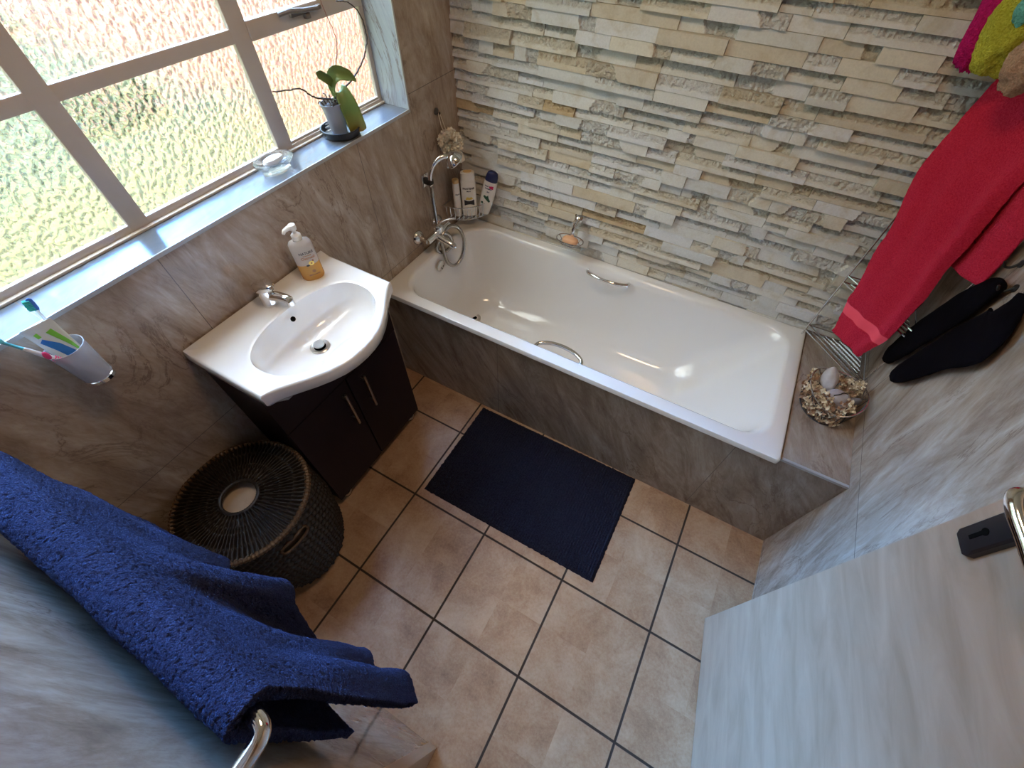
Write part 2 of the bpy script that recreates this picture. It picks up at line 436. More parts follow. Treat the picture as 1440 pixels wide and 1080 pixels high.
def text_mb(body, size, origin, right, up, align='CENTER', bend=None, weight=0.0003):
    """flat lettering as mesh data; bend(p_local x) may curve it around a bottle"""
    cu = bpy.data.curves.new('lettering_source', 'FONT'); cu.body = body; cu.size = size; cu.align_x = align; cu.align_y = 'CENTER'; cu.offset = weight
    ob = bpy.data.objects.new('lettering_source', cu); col.objects.link(ob)
    dg = bpy.context.evaluated_depsgraph_get(); me = bpy.data.meshes.new_from_object(ob.evaluated_get(dg))
    mb = MB(); R = Vector(right).normalized(); U = Vector(up).normalized(); Nn = R.cross(U); O = Vector(origin); vs = []
    for v in me.vertices:
        x, y = v.co.x, v.co.y
        if bend: x2, dz = bend(x); vs.append(O + R * x2 + U * y + Nn * dz)
        else: vs.append(O + R * x + U * y)
    mb.add(vs, [tuple(p.vertices) for p in me.polygons])
    bpy.data.objects.remove(ob); bpy.data.curves.remove(cu); bpy.data.meshes.remove(me); return mb

# ================================================================== THE SETTING
WY0, WY1, WZ1 = -1.80, -0.310, 2.36          # window opening
struct('floor', MB().box((0, YN - 1.3, -.05), (W, .05, 0)), M['floor'])
struct('ceiling', MB().box((-.16, YN - 1.3, ZC), (W + .12, .12, ZC + .05)), M['plaster'])
mb = MB()
mb.box((-.16, YN - .12, -.05), (0, .06, ZS - .006)); mb.box((-.16, YN - .12, WZ1), (0, .06, ZC))
mb.box((-.16, YN - .12, ZS - .006), (0, WY0, WZ1)); mb.box((-.16, WY1, ZS - .006), (0, .06, WZ1))
struct('wall_left', mb, M['win'])
struct('wall_right', MB().box((W, YN - 1.3, -.05), (W + .12, .06, ZC)), M['right'])
DX0, DX1, DZ = 1.085, 1.90, 2.05
mb = MB(); mb.box((0, YN - .12, 0), (DX0 - .03, YN, ZC)); mb.box((DX0 - .03, YN - .12, DZ + .03), (W, YN, ZC))
struct('wall_front', mb, M['near'])
struct('wall_hall', MB().box((-.1, YN - 1.36, 0), (W, YN - 1.3, ZC)).box((-.16, YN - 1.3, 0), (-.1, YN - .12, ZC)), M['plaster'])
jt = MB(); jt.box((DX0 - .03, YN - .125, 0), (DX0, YN + .004, DZ)); jt.box((DX1, YN - .125, 0), (W, YN - .004, DZ)); jt.box((DX0 - .03, YN - .125, DZ), (W, YN + .004, DZ + .03))
struct('trim_1', jt, M['jamb'])

# --- split stone cladding on the bath wall
def stone_wall():
    vs, fs, cols = [], [], []
    z = .50; rnd = random.Random(11)
    while z < ZC - .002:
        h = rnd.choice((.033, .036, .038, .042))
        h = min(h, ZC - z); x = 0.0; first = rnd.uniform(.05, .22)
        while x < W - 1e-4:
            L = first if x == 0 else rnd.choice((rnd.uniform(.08, .15), rnd.uniform(.14, .24), rnd.uniform(.20, .30)))
            if W - x - L < .05: L = W - x
            d = rnd.choice((.006, .011, .016, .021, .026)) + rnd.uniform(-.002, .002)
            if x == 0: d = min(d, .008)
            mode = rnd.choice('AAABBBCCCCCC'); brk = rnd.uniform(.35, .8) * L; seed = rnd.uniform(0, 100); lip = rnd.uniform(.3, .5)
            slant = rnd.uniform(-.012, .012); idc = rnd.random(); flip = rnd.random() < .35
            nx = max(4, int(L / .0042)); nz = 10
            o = len(vs); g = .0006
            for j in range(nz + 1):
                w = j / nz
                for i in range(nx + 1):
                    u = i / nx * L
                    uu = (L - u) if flip else u
                    rough = 0.0
                    jag = brk + slant * (w - .5) * 2 + .006 * noise.noise(Vector((seed, w * 3, 1.7)))
                    if mode == 'B' and uu > jag: rough = 1
                    elif mode == 'C' and w > lip + .04 * noise.noise(Vector((u * 25, seed, 0))): rough = 1
                    elif mode == 'R': rough = 1
                    dd = d + .0060 * (.5 - w)
                    if rough:
                        n = noise.fractal(Vector(((x + u) * 88, (z + w * h) * 74, seed)), .75, 2.1, 4)
                        deep = .008
                        if mode == 'C': deep *= .55 + 1.1 * (w - lip)
                        dd += -deep + .0066 * n
                    else:
                        dd += .0006 * noise.noise(Vector((x + u, z + w * h, seed)) * 40)
                    e = min(u, L - u)
                    vs.append((x + g + u * (L - 2 * g) / L, .012 - dd, z + g + w * (h - 2 * g))); cols.append((idc, rough * .9, 0, 1))
            for j in range(nz):
                for i in range(nx):
                    a = o + j * (nx + 1) + i; fs.append((a, a + 1, a + nx + 2, a + nx + 1))
            ring = [o + i for i in range(nx + 1)] + [o + j * (nx + 1) + nx for j in range(1, nz + 1)] + [o + nz * (nx + 1) + i for i in range(nx - 1, -1, -1)] + [o + j * (nx + 1) for j in range(nz - 1, 0, -1)]
            b = len(vs)
            for r in ring: v = vs[r]; vs.append((v[0], .035, v[2])); cols.append((idc, .6, 0, 1))
            m = len(ring)
            for k in range(m): fs.append((ring[k], b + k, b + (k + 1) % m, ring[(k + 1) % m]))
            x += L
        z += h
    me = bpy.data.meshes.new('wall_back'); me.from_pydata(vs, [], fs); me.update()
    ca = me.color_attributes.new('stone', 'FLOAT_COLOR', 'POINT'); ca.data.foreach_set('color', [c for q in cols for c in q])
    bm = bmesh.new(); bm.from_mesh(me); bmesh.ops.recalc_face_normals(bm, faces=bm.faces[:]); bm.to_mesh(me); bm.free()
    me.polygons.foreach_set('use_smooth', [True] * len(me.polygons)); me.set_sharp_from_angle(angle=radians(28))
    o = bpy.data.objects.new('wall_back', me); col.objects.link(o); me.materials.append(M['stone']); o['kind'] = 'structure'
    bk = build('backing', MB().box((-.16, .03, -.05), (W + .12, .12, ZC)), M['plaster'], o, False)
stone_wall()

# --- window: steel frame, eight rippled panes, tiled sill and reveals
win = thing('window_1', None, None, (-D, -1.05, 1.6)); win['kind'] = 'structure'
FX0, FX1 = -.1425, -.126
mb = MB()
ys = [(WY0, WY0 + .035), (-1.3165, -1.2665), (-.8165, -.7615), (-.330, WY1)]
for a, b in ys: mb.box((FX0, a, ZS), (FX1, b, WZ1), .003)
zr = [(ZS, 1.194), (1.4625, 1.4945), (WZ1 - .04, WZ1)]
for a, b in zr: mb.box((FX0 + .001, WY0, a), (FX1 - .001, WY1, b), .003)
mb.box((FX0 - .003, -.765, 1.458), (FX1 + .006, -.318, 1.503), .003)      # opening casement rail
mb.box((FX0, -.765, ZS), (FX1 + .003, -.325, 1.186), .003)
mb.box((FX1 - .006, WY0, ZS), (FX1 + .012, WY1, 1.176), .002)             # bead along the sill
build('window_frame', mb, M['frame'], win)
cy = [(WY0 + .03, -1.312), (-1.271, -.812), (-.766, -.326)]
for a, b in cy:
    for z0, z1 in ((1.188, 1.466), (1.491, WZ1 - .036)):
        build('pane', MB().box((-.139, a, z0), (-.135, b, z1)), M['pane'], win, False)
lt = MB(); lt.box((FX1 + .004, -.62, 1.482), (FX1 + .016, -.50, 1.494), .003); lt.tube([(FX1 + .012, -.66, 1.497), (FX1 + .03, -.63, 1.503), (FX1 + .022, -.58, 1.494), (FX1 + .02, -.52, 1.489)], .006, 8); lt.box((FX1 + .004, -.57, 1.470), (FX1 + .02, -.552, 1.484), .003)
build('casement_stay', lt, simple('old bronze stay', (.16, .13, .11), .5), win)
sl = build('window_sill', MB().box((-.135, WY0, ZS - .006), (0.002, WY1, ZS), .0015), M['sill'], win, False)
build('tile_edge', MB().box((.0, WY0 - .004, ZS - .010), (.004, WY1 + .004, ZS + .0008)), M['trim'], win, False)
build('window_reveal', MB().box((-.135, WY1 - .001, ZS), (.002, WY1 + .006, WZ1)), M['reveal'], win, False)
build('window_reveal', MB().box((-.135, WY0 - .006, ZS), (.002, WY0 + .001, WZ1)), M['reveal'], win, False)
build('tile_edge', MB().box((.0, WY1 - .002, ZS), (.004, WY1 + .004, WZ1)), M['trim'], win, False)

# --- yard outside the window
struct('ground', MB().box((-30, -20, -.30), (-.16, 20, -.2)), M['ground'])
def bush(c, r, n, seed):
    rd = random.Random(seed); mb = MB()
    for _ in range(n):
        v = Vector((rd.gauss(0, 1), rd.gauss(0, 1), rd.gauss(0, 1))).normalized() * rd.uniform(.55, 1)
        p = Vector(c) + Vector((v.x * r[0], v.y * r[1], v.z * r[2]))
        if p.z < -.19: p.z = -.19 + rd.random() * .2
        a = Vector((rd.gauss(0, 1), rd.gauss(0, 1), rd.gauss(0, 1))).normalized(); b = a.orthogonal().normalized(); s = rd.uniform(.06, .13)
        mb.add([p - a * s, p + b * s * .5, p + a * s, p - b * s * .5], [(0, 1, 2, 3)])
    return mb
for i, (c, r, n, lb) in enumerate([((-10.5, .4, .5), (1.3, 1.8, .9), 1500, 'large green garden bush behind the upper window pane, seen through rippled glass'),
                                   ((-8.4, -2.6, .2), (.9, 1.2, .6), 900, 'low green garden bush outside the left window pane'),
                                   ((-5.1, .75, -.05), (.3, .45, .16), 260, 'small dark plant on the paving behind the middle window pane')]):
    tag(build('garden_bush', bush(c, r, n, i + 3), M['grassblade'], None, False), lb, 'bush', 'bushes in the yard')

# --- door leaf, hinged at the right, standing open into the room
P0 = Vector((1.763, -1.101, 0)); P1 = Vector((1.886, -1.92, 0)); dd = (P1 - P0).normalized(); dn = Vector((-dd.y, dd.x, 0))
if dn.x < 0: dn = -dn
door = thing('door_1', None, None, (P1.x, P1.y + .02, 0)); door['kind'] = 'structure'
def dpt(s, z, o=0): return P0 + dd * s + Vector((0, 0, z)) + dn * o
Ld = (P1 - P0).length - .02
loop = [dpt(0, .008), dpt(Ld, .008), dpt(Ld, 2.03), dpt(0, 2.03)]
build('door_leaf', MB().prism(loop, dn * .038), M['door'], door, False)
# key plate, keyhole and lever
pl = [dpt(.028, 1.150), dpt(.028, 1.36), dpt(.032, 1.40), dpt(.070, 1.40), dpt(.074, 1.36), dpt(.074, 1.150), dpt(.068, 1.143), dpt(.034, 1.143)]
plo = [[p for p in pl], [p - dn * .010 for p in pl]]
cen = sum(pl, Vector()) / len(pl)
plo.append([cen + (p - cen) * .86 - dn * .014 for p in pl])
kp = build('key_plate', MB().loft(plo, True, True), simple('dark bronze plate', (.045, .036, .034), .35, .6), door, True, 30)
kh = MB(); kh.lathe([(.0062, 0), (.0062, .0016), (0, .0016)], dpt(.050, 1.196, -.0135), 12, -dn); a = dpt(.048, 1.178, -.0135)
kh.prism([dpt(.0468, 1.168, -.0138), dpt(.0532, 1.168, -.0138), dpt(.0532, 1.196, -.0138), dpt(.0468, 1.196, -.0138)], -dn * .0014)
build('keyhole', kh, M['hole'], kp, False)
hp = spline([dpt(.050, 1.300, -.012), dpt(.048, 1.300, -.042), dpt(.050, 1.299, -.058), dpt(.075, 1.297, -.064), dpt(.115, 1.293, -.060), dpt(.160, 1.288, -.056)], 6)
hb = MB().tube(hp, [lerp(.0125, .0095, i / (len(hp) - 1)) for i in range(len(hp))], 14)
hb.lathe([(.019, 0), (.019, .006), (.013, .012)], dpt(.050, 1.300, -.010), 20, -dn)
build('door_handle', hb, M['chrome'], door)

# ================================================================== BATH
def rrect(x0, x1, y0, y1, z, r, K=10, S=10):
    """rounded rectangle, r = radii at (x0,y0),(x1,y0),(x1,y1),(x0,y1)"""
    if isinstance(r, (int, float)): r = (r,) * 4
    cs = [(x0 + r[0], y0 + r[0], r[0], pi), (x1 - r[1], y0 + r[1], r[1], 1.5 * pi), (x1 - r[2], y1 - r[2], r[2], 0), (x0 + r[3], y1 - r[3], r[3], .5 * pi)]
    pts = []
    for i, (cx, cy_, rr, a0) in enumerate(cs):
        for k in range(K + 1):
            a = a0 + .5 * pi * k / K; pts.append((cx + rr * cos(a), cy_ + rr * sin(a), z))
        nx = cs[(i + 1) % 4]; e = pts[-1]; a = nx[3]; s = (nx[0] + nx[2] * cos(a), nx[1] + nx[2] * sin(a), z)
        for k in range(1, S): pts.append((lerp(e[0], s[0], k / S), lerp(e[1], s[1], k / S), z))
    return pts
surr = thing('bath_surround', 'grey brown travertine tiled panel and ledge built round the bathtub', 'bath panel', (.95, -.68, 0))
build('front_panel', MB().box((.001, -.680, 0), (W - .001, -.660, HB - .0005)), M['panel'], surr, False)
build('ledge_top', MB().box((1.703, -.672, HB - .02), (W - .001, -.001, HB)), M['ledge'], surr, False)
build('edge_trim', MB().box((1.703, -.6815, HB - .010), (W - .001, -.671, HB + .0006), .001), M['trim'], surr, False)
tub = thing('bathtub', 'white built-in bathtub along the stone wall', 'bathtub', (.85, -.35, 0))
loops = [rrect(.001, 1.70, -.697, -.004, .550, .012), rrect(.001, 1.70, -.697, -.004, .566, .012), rrect(.003, 1.698, -.695, -.006, .5725, .012), rrect(.010, 1.692, -.688, -.012, HR, .014),
         rrect(.052, 1.654, -.652, -.044, HR, (.13, .10, .10, .17)), rrect(.058, 1.648, -.646, -.050, HR - .0015, (.13, .10, .10, .17)), rrect(.064, 1.640, -.638, -.058, HR - .008, (.13, .10, .10, .17))]
for t in (.06, .15, .3, .45, .6, .72, .82, .9, .96, 1.0):
    z = HR - .012 - .402 * t
    q = .035 * t + (.085 * (1 - sqrt(max(0, 1 - ((t - .6) / .4) ** 2))) if t > .6 else 0)
    loops.append(rrect(.066 + q * 1.1, 1.637 - .22 * t - q * .9, -.636 + q, -.060 - q, z, (.13 + .02 * t, .10 + .06 * t, .10 + .06 * t, .17)))
lx = loops[-1]
loops.append([(lerp(p[0], .75, .25), lerp(p[1], -.35, .35), .156) for p in lx]); loops.append([(lerp(p[0], .6, .8), lerp(p[1], -.33, .8), .153) for p in lx])
tb = MB().loft(loops, False, True)
build('tub_shell', tb, M['enamel'], tub, True, 60)
def grip(y, z, s, nm):
    pts = spline([(.742, y, z - .004), (.752, y - s * .022, z), (.79, y - s * .040, z + .004), (.845, y - s * .047, z + .005), (.90, y - s * .040, z + .004), (.938, y - s * .022, z), (.948, y, z - .004)], 5)
    build('grab_handle', MB().tube(pts, .0085, 12), M['chrome'], tub)
grip(-.616, .535, -1, 'f'); grip(-.070, .552, 1, 'b')
dr = MB().lathe([(0, .001), (.012, .0015), (.020, .002), (.021, .004), (.034, .005), (.037, .001), (.037, -.004)], (.215, -.293, .157), 28)
wd = build('waste', dr, M['satin'], tub); build('waste_hole', MB().lathe([(0, .0), (.013, 0)], (.215, -.293, .1605), 20), M['hole'], wd)
ov = MB().lathe([(.028, 0), (.028, .006), (.022, .010), (0, .011)], (.079, -.358, .508), 28, (1, 0, -.08))
ovo = build('overflow_cover', ov, M['satin'], tub)
oh = MB()
for dy, dz in ((-.008, .010), (.010, .010), (-.008, -.006), (.010, -.006), (.001, -.016)): oh.lathe([(.0038, 0), (0, .0006)], (.0895 - .08 * dz, -.358 + dy, .508 + dz), 10, (1, 0, -.08))
build('overflow_holes', oh, M['hole'], ovo)

# --- bath mixer, hose, hand shower
mix = thing('bath_mixer', 'chrome wall mixer above the tap end of the bathtub', 'bath mixer', (0, -.31, .655))
for y in (-.395, -.245):
    build('wall_flange', MB().lathe([(.034, .001), (.034, .004), (.027, .016), (.014, .024), (.013, .05)], (0, y, .662), 28, (1, 0, 0)), M['chrome'], mix)
bd = MB().tube([(.060, -.405, .662), (.060, -.235, .662)], .018, 20); bd.tube([(.050, -.395, .662), (.062, -.395, .662)], .016, 16); bd.tube([(.050, -.245, .662), (.062, -.245, .662)], .016, 16)
bd.lathe([(.023, 0), (.024, .03), (.018, .038), (0, .040)], (.060, -.315, .668), 22, (.2, 0, 1))
build('mixer_body', bd, M['chrome'], mix)
sp_ = spline([(.062, -.330, .655), (.095, -.325, .640), (.135, -.318, .622), (.150, -.316, .607)], 6)
build('spout', MB().tube(sp_, [.016] * (len(sp_) - 3) + [.0145, .0135, .013], 16), M['chrome'], mix)
lv = spline([(.064, -.315, .706), (.085, -.300, .722), (.115, -.280, .732), (.135, -.268, .734)], 5)
build('lever', MB().tube(lv, [lerp(.011, .007, i / (len(lv) - 1)) for i in range(len(lv))], 12, flat=.55), M['chrome'], mix)
sh = thing('hand_shower', 'chrome hand shower with long curled hose beside the puff', 'hand shower', (.02, -.28, .88))
hd = spline([(.034, -.290, .866), (.040, -.288, .92), (.058, -.272, .965), (.082, -.240, .985), (.104, -.214, .975)], 8)
build('shower_handle', MB().tube(hd, [lerp(.0095, .0125, i / (len(hd) - 1)) for i in range(len(hd))], 14), M['chrome'], sh)
ax = Vector((.45, .35, -.82)).normalized(); hc = Vector((.108, -.208, .968))
build('shower_head', MB().lathe([(0, -.030), (.016, -.028), (.030, -.018), (.041, .000), (.044, .010), (.041, .015)], hc, 30, ax), M['chrome'], sh)
build('spray_face', MB().lathe([(.0405, .0145), (.036, .018), (0, .020)], hc, 30, ax), simple('grey spray face', (.40, .36, .34), .5), sh)
hs = spline([(.040, -.290, .866), (.050, -.305, .79), (.066, -.318, .68), (.082, -.322, .58), (.092, -.312, .50), (.112, -.275, .468), (.122, -.225, .50), (.118, -.195, .57), (.100, -.205, .635), (.080, -.245, .662), (.074, -.30, .648), (.062, -.345, .600), (.066, -.325, .560), (.080, -.285, .553), (.088, -.255, .590), (.078, -.275, .640), (.066, -.305, .648)], 12)
hm = MB(); m = len(hs)
hm.tube(hs, [.0082 + .0013 * (i % 2) for i in range(m)], 10)
build('shower_hose', hm, simple('dark steel hose', (.42, .40, .38), .25, 1), sh, True, 0)
br = thing('shower_bracket', 'dark chrome bracket on the wall holding the hand shower', 'shower bracket', (0, -.29, .89))
b1 = MB().box((-.001, -.312, .862), (.012, -.268, .915), .003); build('wall_plate', b1, M['chrome'], br)
build('cradle', MB().box((.012, -.303, .876), (.046, -.277, .898), .003), M['dark'], br)

# --- corner caddy with bottles
cad = thing('corner_caddy', 'quarter-round chrome wire caddy in the corner above the bathtub', 'caddy', (0.0, -.012, .68))
R = .172; cx0, cy0 = .004, -.016
arc = lambda r, z, n=18: [(cx0 + r * sin(a), cy0 - r * cos(a), z) for a in [pi / 2 * k / n for k in range(n + 1)]]
m1 = MB().tube([(cx0, cy0, .715)] + arc(R, .715) + [(cx0, cy0, .715)], .0028, 8, True); build('top_rail', m1, M['steelwire'], cad)
m2 = MB().tube(arc(R - .004, .652), .0022, 8)
for k in range(1, 8):
    q = R * k / 8; m2.tube([(cx0 + q, cy0 - .002, .652), (cx0 + q, cy0 - sqrt(max(0, R * R - q * q)) + .003, .652)], .0018, 6)
build('wire_floor', m2, M['steelwire'], cad)
m3 = MB()
for a in arc(R, .715, 13)[1:-1]: m3.tube([a, (cx0 + (a[0] - cx0) * .98, cy0 + (a[1] - cy0) * .98, .651)], .0017, 6)
build('wire_fence', m3, M['steelwire'], cad)

def bottle(name, label, base, dims, up, face, body_mat, prof, sub, grp):
    """flattened bottle; dims=(half width, half depth, height); up/face give its lean and front"""
    t = thing(name, label, 'bottle', base, grp)
    U = Vector(up).normalized(); F = Vector(face); F = (F - U * F.dot(U)).normalized(); Rr = F.cross(U) * -1
    Rr = U.cross(F)
    B = Vector(base); n = 32
    def ring(s, z, e=.8):
        pts = []
        for k in range(n):
            a = 2 * pi * k / n; c, q = cos(a), sin(a)
            pts.append(B + Rr * (dims[0] * s * math.copysign(abs(c) ** e, c)) + F * (dims[1] * min(1, s * 1.05) * math.copysign(abs(q) ** e, q)) + U * (dims[2] * z))
        return pts
    loops = [ring(s, z) for s, z in prof]
    build('bottle_body', MB().loft(loops, True, True), body_mat, t, True, 50)
    for nm, pr, mt in sub: build(nm, MB().loft([ring(s, z) for s, z in pr], True, True), mt, t, True, 50)
    def bend(x):
        w = dims[0] * 1.0; k = max(-.98, min(.98, x / w))
        return x, dims[1] * (max(0.0, 1 - abs(k) ** 2.5)) ** .4 + .0006
    def print_(nm, body, size, z, mt, dx=0):
        m_ = text_mb(body, size, B + U * (dims[2] * z), Rr, U, bend=lambda x: (x + dx, bend(x + dx)[1]), weight=.0005)
        build(nm, m_, mt, t, False)
    def patch(nm, poly, mt, off=0.0):
        """poly in label coordinates (x, z fraction)"""
        bmm = MB(); cx = sum(p[0] for p in poly) / len(poly); cz = sum(p[1] for p in poly) / len(poly)
        def P(x, z): bx, by = bend(x); return B + Rr * x + U * (dims[2] * z) + F * (by + off)
        K = 6; rings = [[P(lerp(cx, x, k / K), lerp(cz, z, k / K)) for x, z in poly] for k in range(1, K + 1)]
        bmm.loft([[P(cx, cz)] * len(poly)] + rings); build(nm, bmm, mt, t, False, None)
    return t, print_, patch
GB = 'bottles in the corner caddy'
bp = [(.80, 0), (.96, .012), (1, .05), (1, .5), (.98, .78), (.92, .84)]
fc = (.55, -.75, .25)
t, pr, pa = bottle('conditioner_bottle', 'slim white bottle with amber cap nearest the window wall in the caddy', (.056, -.136, .655), (.0165, .0150, .182), (0, 0, 1), (.8, -.5, 0), M['plastic'], bp + [(.90, .90)], [('cap', [(.88, .90), (.90, .91), (.88, .985), (.70, 1.0)], M['capgold'])], GB)
pr('lettering', 'Pro-V', .009, .62, M['ink'])
t, pr, pa = bottle('shampoo_bottle', 'large white shampoo bottle with cream cap standing in middle of caddy', (.100, -.098, .655), (.036, .022, .212), (0.0, 0, 1), fc, M['plastic'], bp, [('cap', [(.90, .84), (.92, .85), (.90, .985), (.70, 1.0)], M['plastic']), ('cap_top', [(.52, .97), (.55, 1.004), (.30, 1.008)], M['capgold'])], GB)
pr('lettering', 'PANTENE', .0125, .66, M['ink']); pr('lettering', 'PRO-V', .007, .60, M['ink'])
pa('label_band', [(-.024, .27), (.024, .27), (.024, .40), (-.024, .40)], M['ink'], .0004); pa('gold_swirl', [(-.018, .41), (.0, .40), (.019, .42), (.012, .47), (.003, .455), (-.010, .475)], M['goldprint'], .0004)
pr('lettering', 'SHAMPOO', .006, .335, M['plastic'])
up = Vector((.27, .02, .96))
t, pr, pa = bottle('shampoo_bottle', 'white bottle with navy cap leaning against the stone wall in the caddy', (.150, -.052, .657), (.033, .019, .222), up, (.35, -.9, .1), M['plastic'], [(.74, 0), (.84, .02), (.93, .2), (1, .45), (1, .66), (.90, .80)], [('cap', [(.88, .80), (.89, .81), (.86, .90), (.72, .97), (.45, 1.0)], M['navycap'])], GB)
pa('red_mark', [(.004, .66), (.020, .655), (.019, .73), (.006, .725), (-.002, .70)], M['redprint'], .0004)
pr('lettering', 'head &', .0085, .70, M['navyprint'], -.010); pr('lettering', 'shoulders', .0085, .645, M['navyprint'], -.002); pr('lettering', '2in1', .008, .57, M['navyprint'])
pa('leaf_print', [(-.018, .44), (-.008, .40), (.014, .33), (.020, .36), (.010, .43), (.004, .50), (-.002, .46), (-.014, .48)], M['greenprint'], .0004)
pa('round_mark', [(-.017 + .006 * cos(a * .785), .29 + .03 * sin(a * .785)) for a in range(8)], M['greenprint'], .0004)
t, pr, pa = bottle('shampoo_bottle', 'small clear plastic bottle behind the slim white one in the caddy', (.052, -.066, .655), (.022, .016, .135), (0, 0, 1), fc, M['emptybottle'], bp + [(.45, .9), (.42, 1)], [], GB)

# --- hook with mesh puff
hk = thing('wall_hook', 'small dark stick-on hook on the left wall above the puff', 'hook', (0, -.147, 1.108))
build('hook_pad', MB().lathe([(.013, 0), (.013, .004), (.009, .007), (0, .008)], (0.0005, -.147, 1.110), 20, (1, 0, 0)), simple('dark grey hook', (.06, .055, .05), .4), hk)
build('hook_peg', MB().tube([(.006, -.147, 1.104), (.014, -.147, 1.100), (.019, -.147, 1.104), (.020, -.147, 1.110)], .0028, 8), M['dark'], hk)
pf = thing('shower_puff', 'cream net shower puff hanging by its cord from the dark hook', 'shower puff', (.045, -.135, .99))
pc = Vector((.056, -.142, 1.0)); rd = random.Random(5); mb = MB()
for _ in range(300):
    v = Vector((rd.gauss(0, 1), rd.gauss(0, 1), rd.gauss(0, .9))).normalized(); a = v.orthogonal().normalized(); b = v.cross(a); ph = rd.uniform(0, 6.28)
    a, b = a * cos(ph) + b * sin(ph), b * cos(ph) - a * sin(ph); rr = rd.uniform(.032, .058)
    if pc.x + v.x * rr < .010: v.x = abs(v.x) * .3
    q = rd.uniform(0, 6)
    def ruf(u, w):
        s = (u - .5) * .030; h_ = lerp(.014, rr, w)
        return pc + v * (h_ - 14 * s * s + .004 * sin(u * 9 + q)) + a * s + b * (.007 * sin(u * 13 + q) * w)
    mb.grid(ruf, 8, 3)
for v in list(range(0)): pass
build('net_ruffles', mb, M['puff'], pf, True, 0)
tl = MB()
for k, dy in enumerate((-.006, .004, .012)):
    tl.tube(spline([(.055, -.120 + dy, .965), (.066, -.098 + dy, .930), (.070, -.090 + dy, .900)], 6), [.006] * 6 + [.009] * 6 + [.007], 8)
build('net_tail', tl, M['puff'], pf)
build('hanging_cord', MB().tube([(.014, -.150, 1.105), (.022, -.150, 1.06), (.040, -.146, 1.02)], .0017, 6).tube([(.016, -.143, 1.105), (.028, -.138, 1.06), (.044, -.138, 1.02)], .0017, 6), M['cord'], pf)

# --- soap holder on the stone wall
shd = thing('soap_holder', 'chrome wire soap holder fixed to the stone wall above the bathtub', 'soap holder', (.64, -.02, .72))
build('wall_rosette', MB().lathe([(.022, 0), (.022, .008), (.016, .018), (.0105, .022), (.010, .045)], (.640, -.012, .752), 26, (0, -1, -.15)), M['chrome'], shd)
build('arm', MB().tube([(.640, -.050, .748), (.641, -.068, .742), (.641, -.074, .725), (.640, -.074, .690)], .0085, 14), M['chrome'], shd)
oval = lambda rx, ry, z, n=28: [(.638 + rx * math.copysign(abs(cos(2 * pi * k / n)) ** .75, cos(2 * pi * k / n)), -.092 + ry * sin(2 * pi * k / n), z) for k in range(n)]
bk = MB().tube(oval(.064, .036, .690), .0028, 8, True); bk.tube(oval(.048, .026, .672), .0022, 8, True)
for k in range(0, 28, 4): bk.tube([oval(.064, .036, .690)[k], oval(.048, .026, .672)[k]], .002, 6)
for q in (-.03, -.01, .01, .03): bk.tube([(.638 + q, -.116, .672), (.638 + q, -.068, .672)], .0018, 6)
build('wire_tray', bk, M['steelwire'], shd)
def soapbar(r):
    return MB().ico((0, 0, 0), 1, 4, lambda c: 1.0)
sb = MB(); n = 28
sb.loft([[(.640 + .038 * s * math.copysign(abs(cos(2 * pi * k / n)) ** .7, cos(2 * pi * k / n)), -.092 + .022 * s * math.copysign(abs(sin(2 * pi * k / n)) ** .7, sin(2 * pi * k / n)), z) for k in range(n)] for s, z in ((.75, .6745), (.95, .679), (1, .686), (.96, .694), (.8, .699), (.5, .701))], True, True)
tag(build('soap_bar', sb, M['orangesoap']), 'peach coloured soap bar lying in the wire holder on stone wall', 'soap')

# ================================================================== VANITY
van = thing('vanity_cabinet', 'dark espresso vanity cabinet standing under the white basin', 'cabinet', (.125, -1.17, 0))
CY0, CY1, CX, CZ0, CZ1 = -1.440, -.890, .232, .052, .838
mb = MB()
mb.box((.004, CY0, CZ0), (CX, CY0 + .016, CZ1)); mb.box((.004, CY1 - .016, CZ0), (CX, CY1, CZ1)); mb.box((.004, CY0, CZ0), (CX, CY1, CZ0 + .016)); mb.box((.004, CY0, CZ0), (.010, CY1, CZ1))
build('carcass', mb, M['espresso'], van, False)
fz = [(CX, CY0, .617), (CX, CY1, .617), (CX, CY1, CZ1)] + [(CX, -1.170 + .235 * cos(pi * k / 24), CZ1 - .085 * sin(pi * k / 24) ** .6) for k in range(25)] + [(CX, CY0, CZ1)]
build('fascia', MB().prism(fz, (.017, 0, 0)), M['espresso'], van, False)
for y0, y1, hy, xo, zo in ((CY0, -1.172, -1.213, 0, 0), (-1.169, CY1, -1.112, .0, 0)):
    dr = build('door', MB().box((CX + xo, y0 + .001, CZ0 - .004 + zo), (CX + .017 + xo, y1 - .001, .613 + zo), .0012), M['espresso'], van, False)
    h = MB().tube([(CX + .044, hy, .585), (CX + .044, hy, .395)], .0052, 10)
    for z in (.555, .425): h.tube([(CX + .015, hy, z), (CX + .044, hy, z)], .004, 8)
    build('handle', h, M['satin'], dr)
for x, y in ((.205, CY0 + .045), (.205, CY1 - .045), (.05, CY0 + .045), (.05, CY1 - .045)):
    f = build('foot', MB().lathe([(.012, .0), (.022, .002), (.024, .010), (.024, .030), (.012, .034), (.012, CZ0)], (x + .012, y, 0), 20), M['dark'], van)
    build('foot_cap', MB().lathe([(.0245, .012), (.0252, .014), (.0252, .026), (.0245, .028)], (x + .012, y, 0), 20), M['satin'], f)

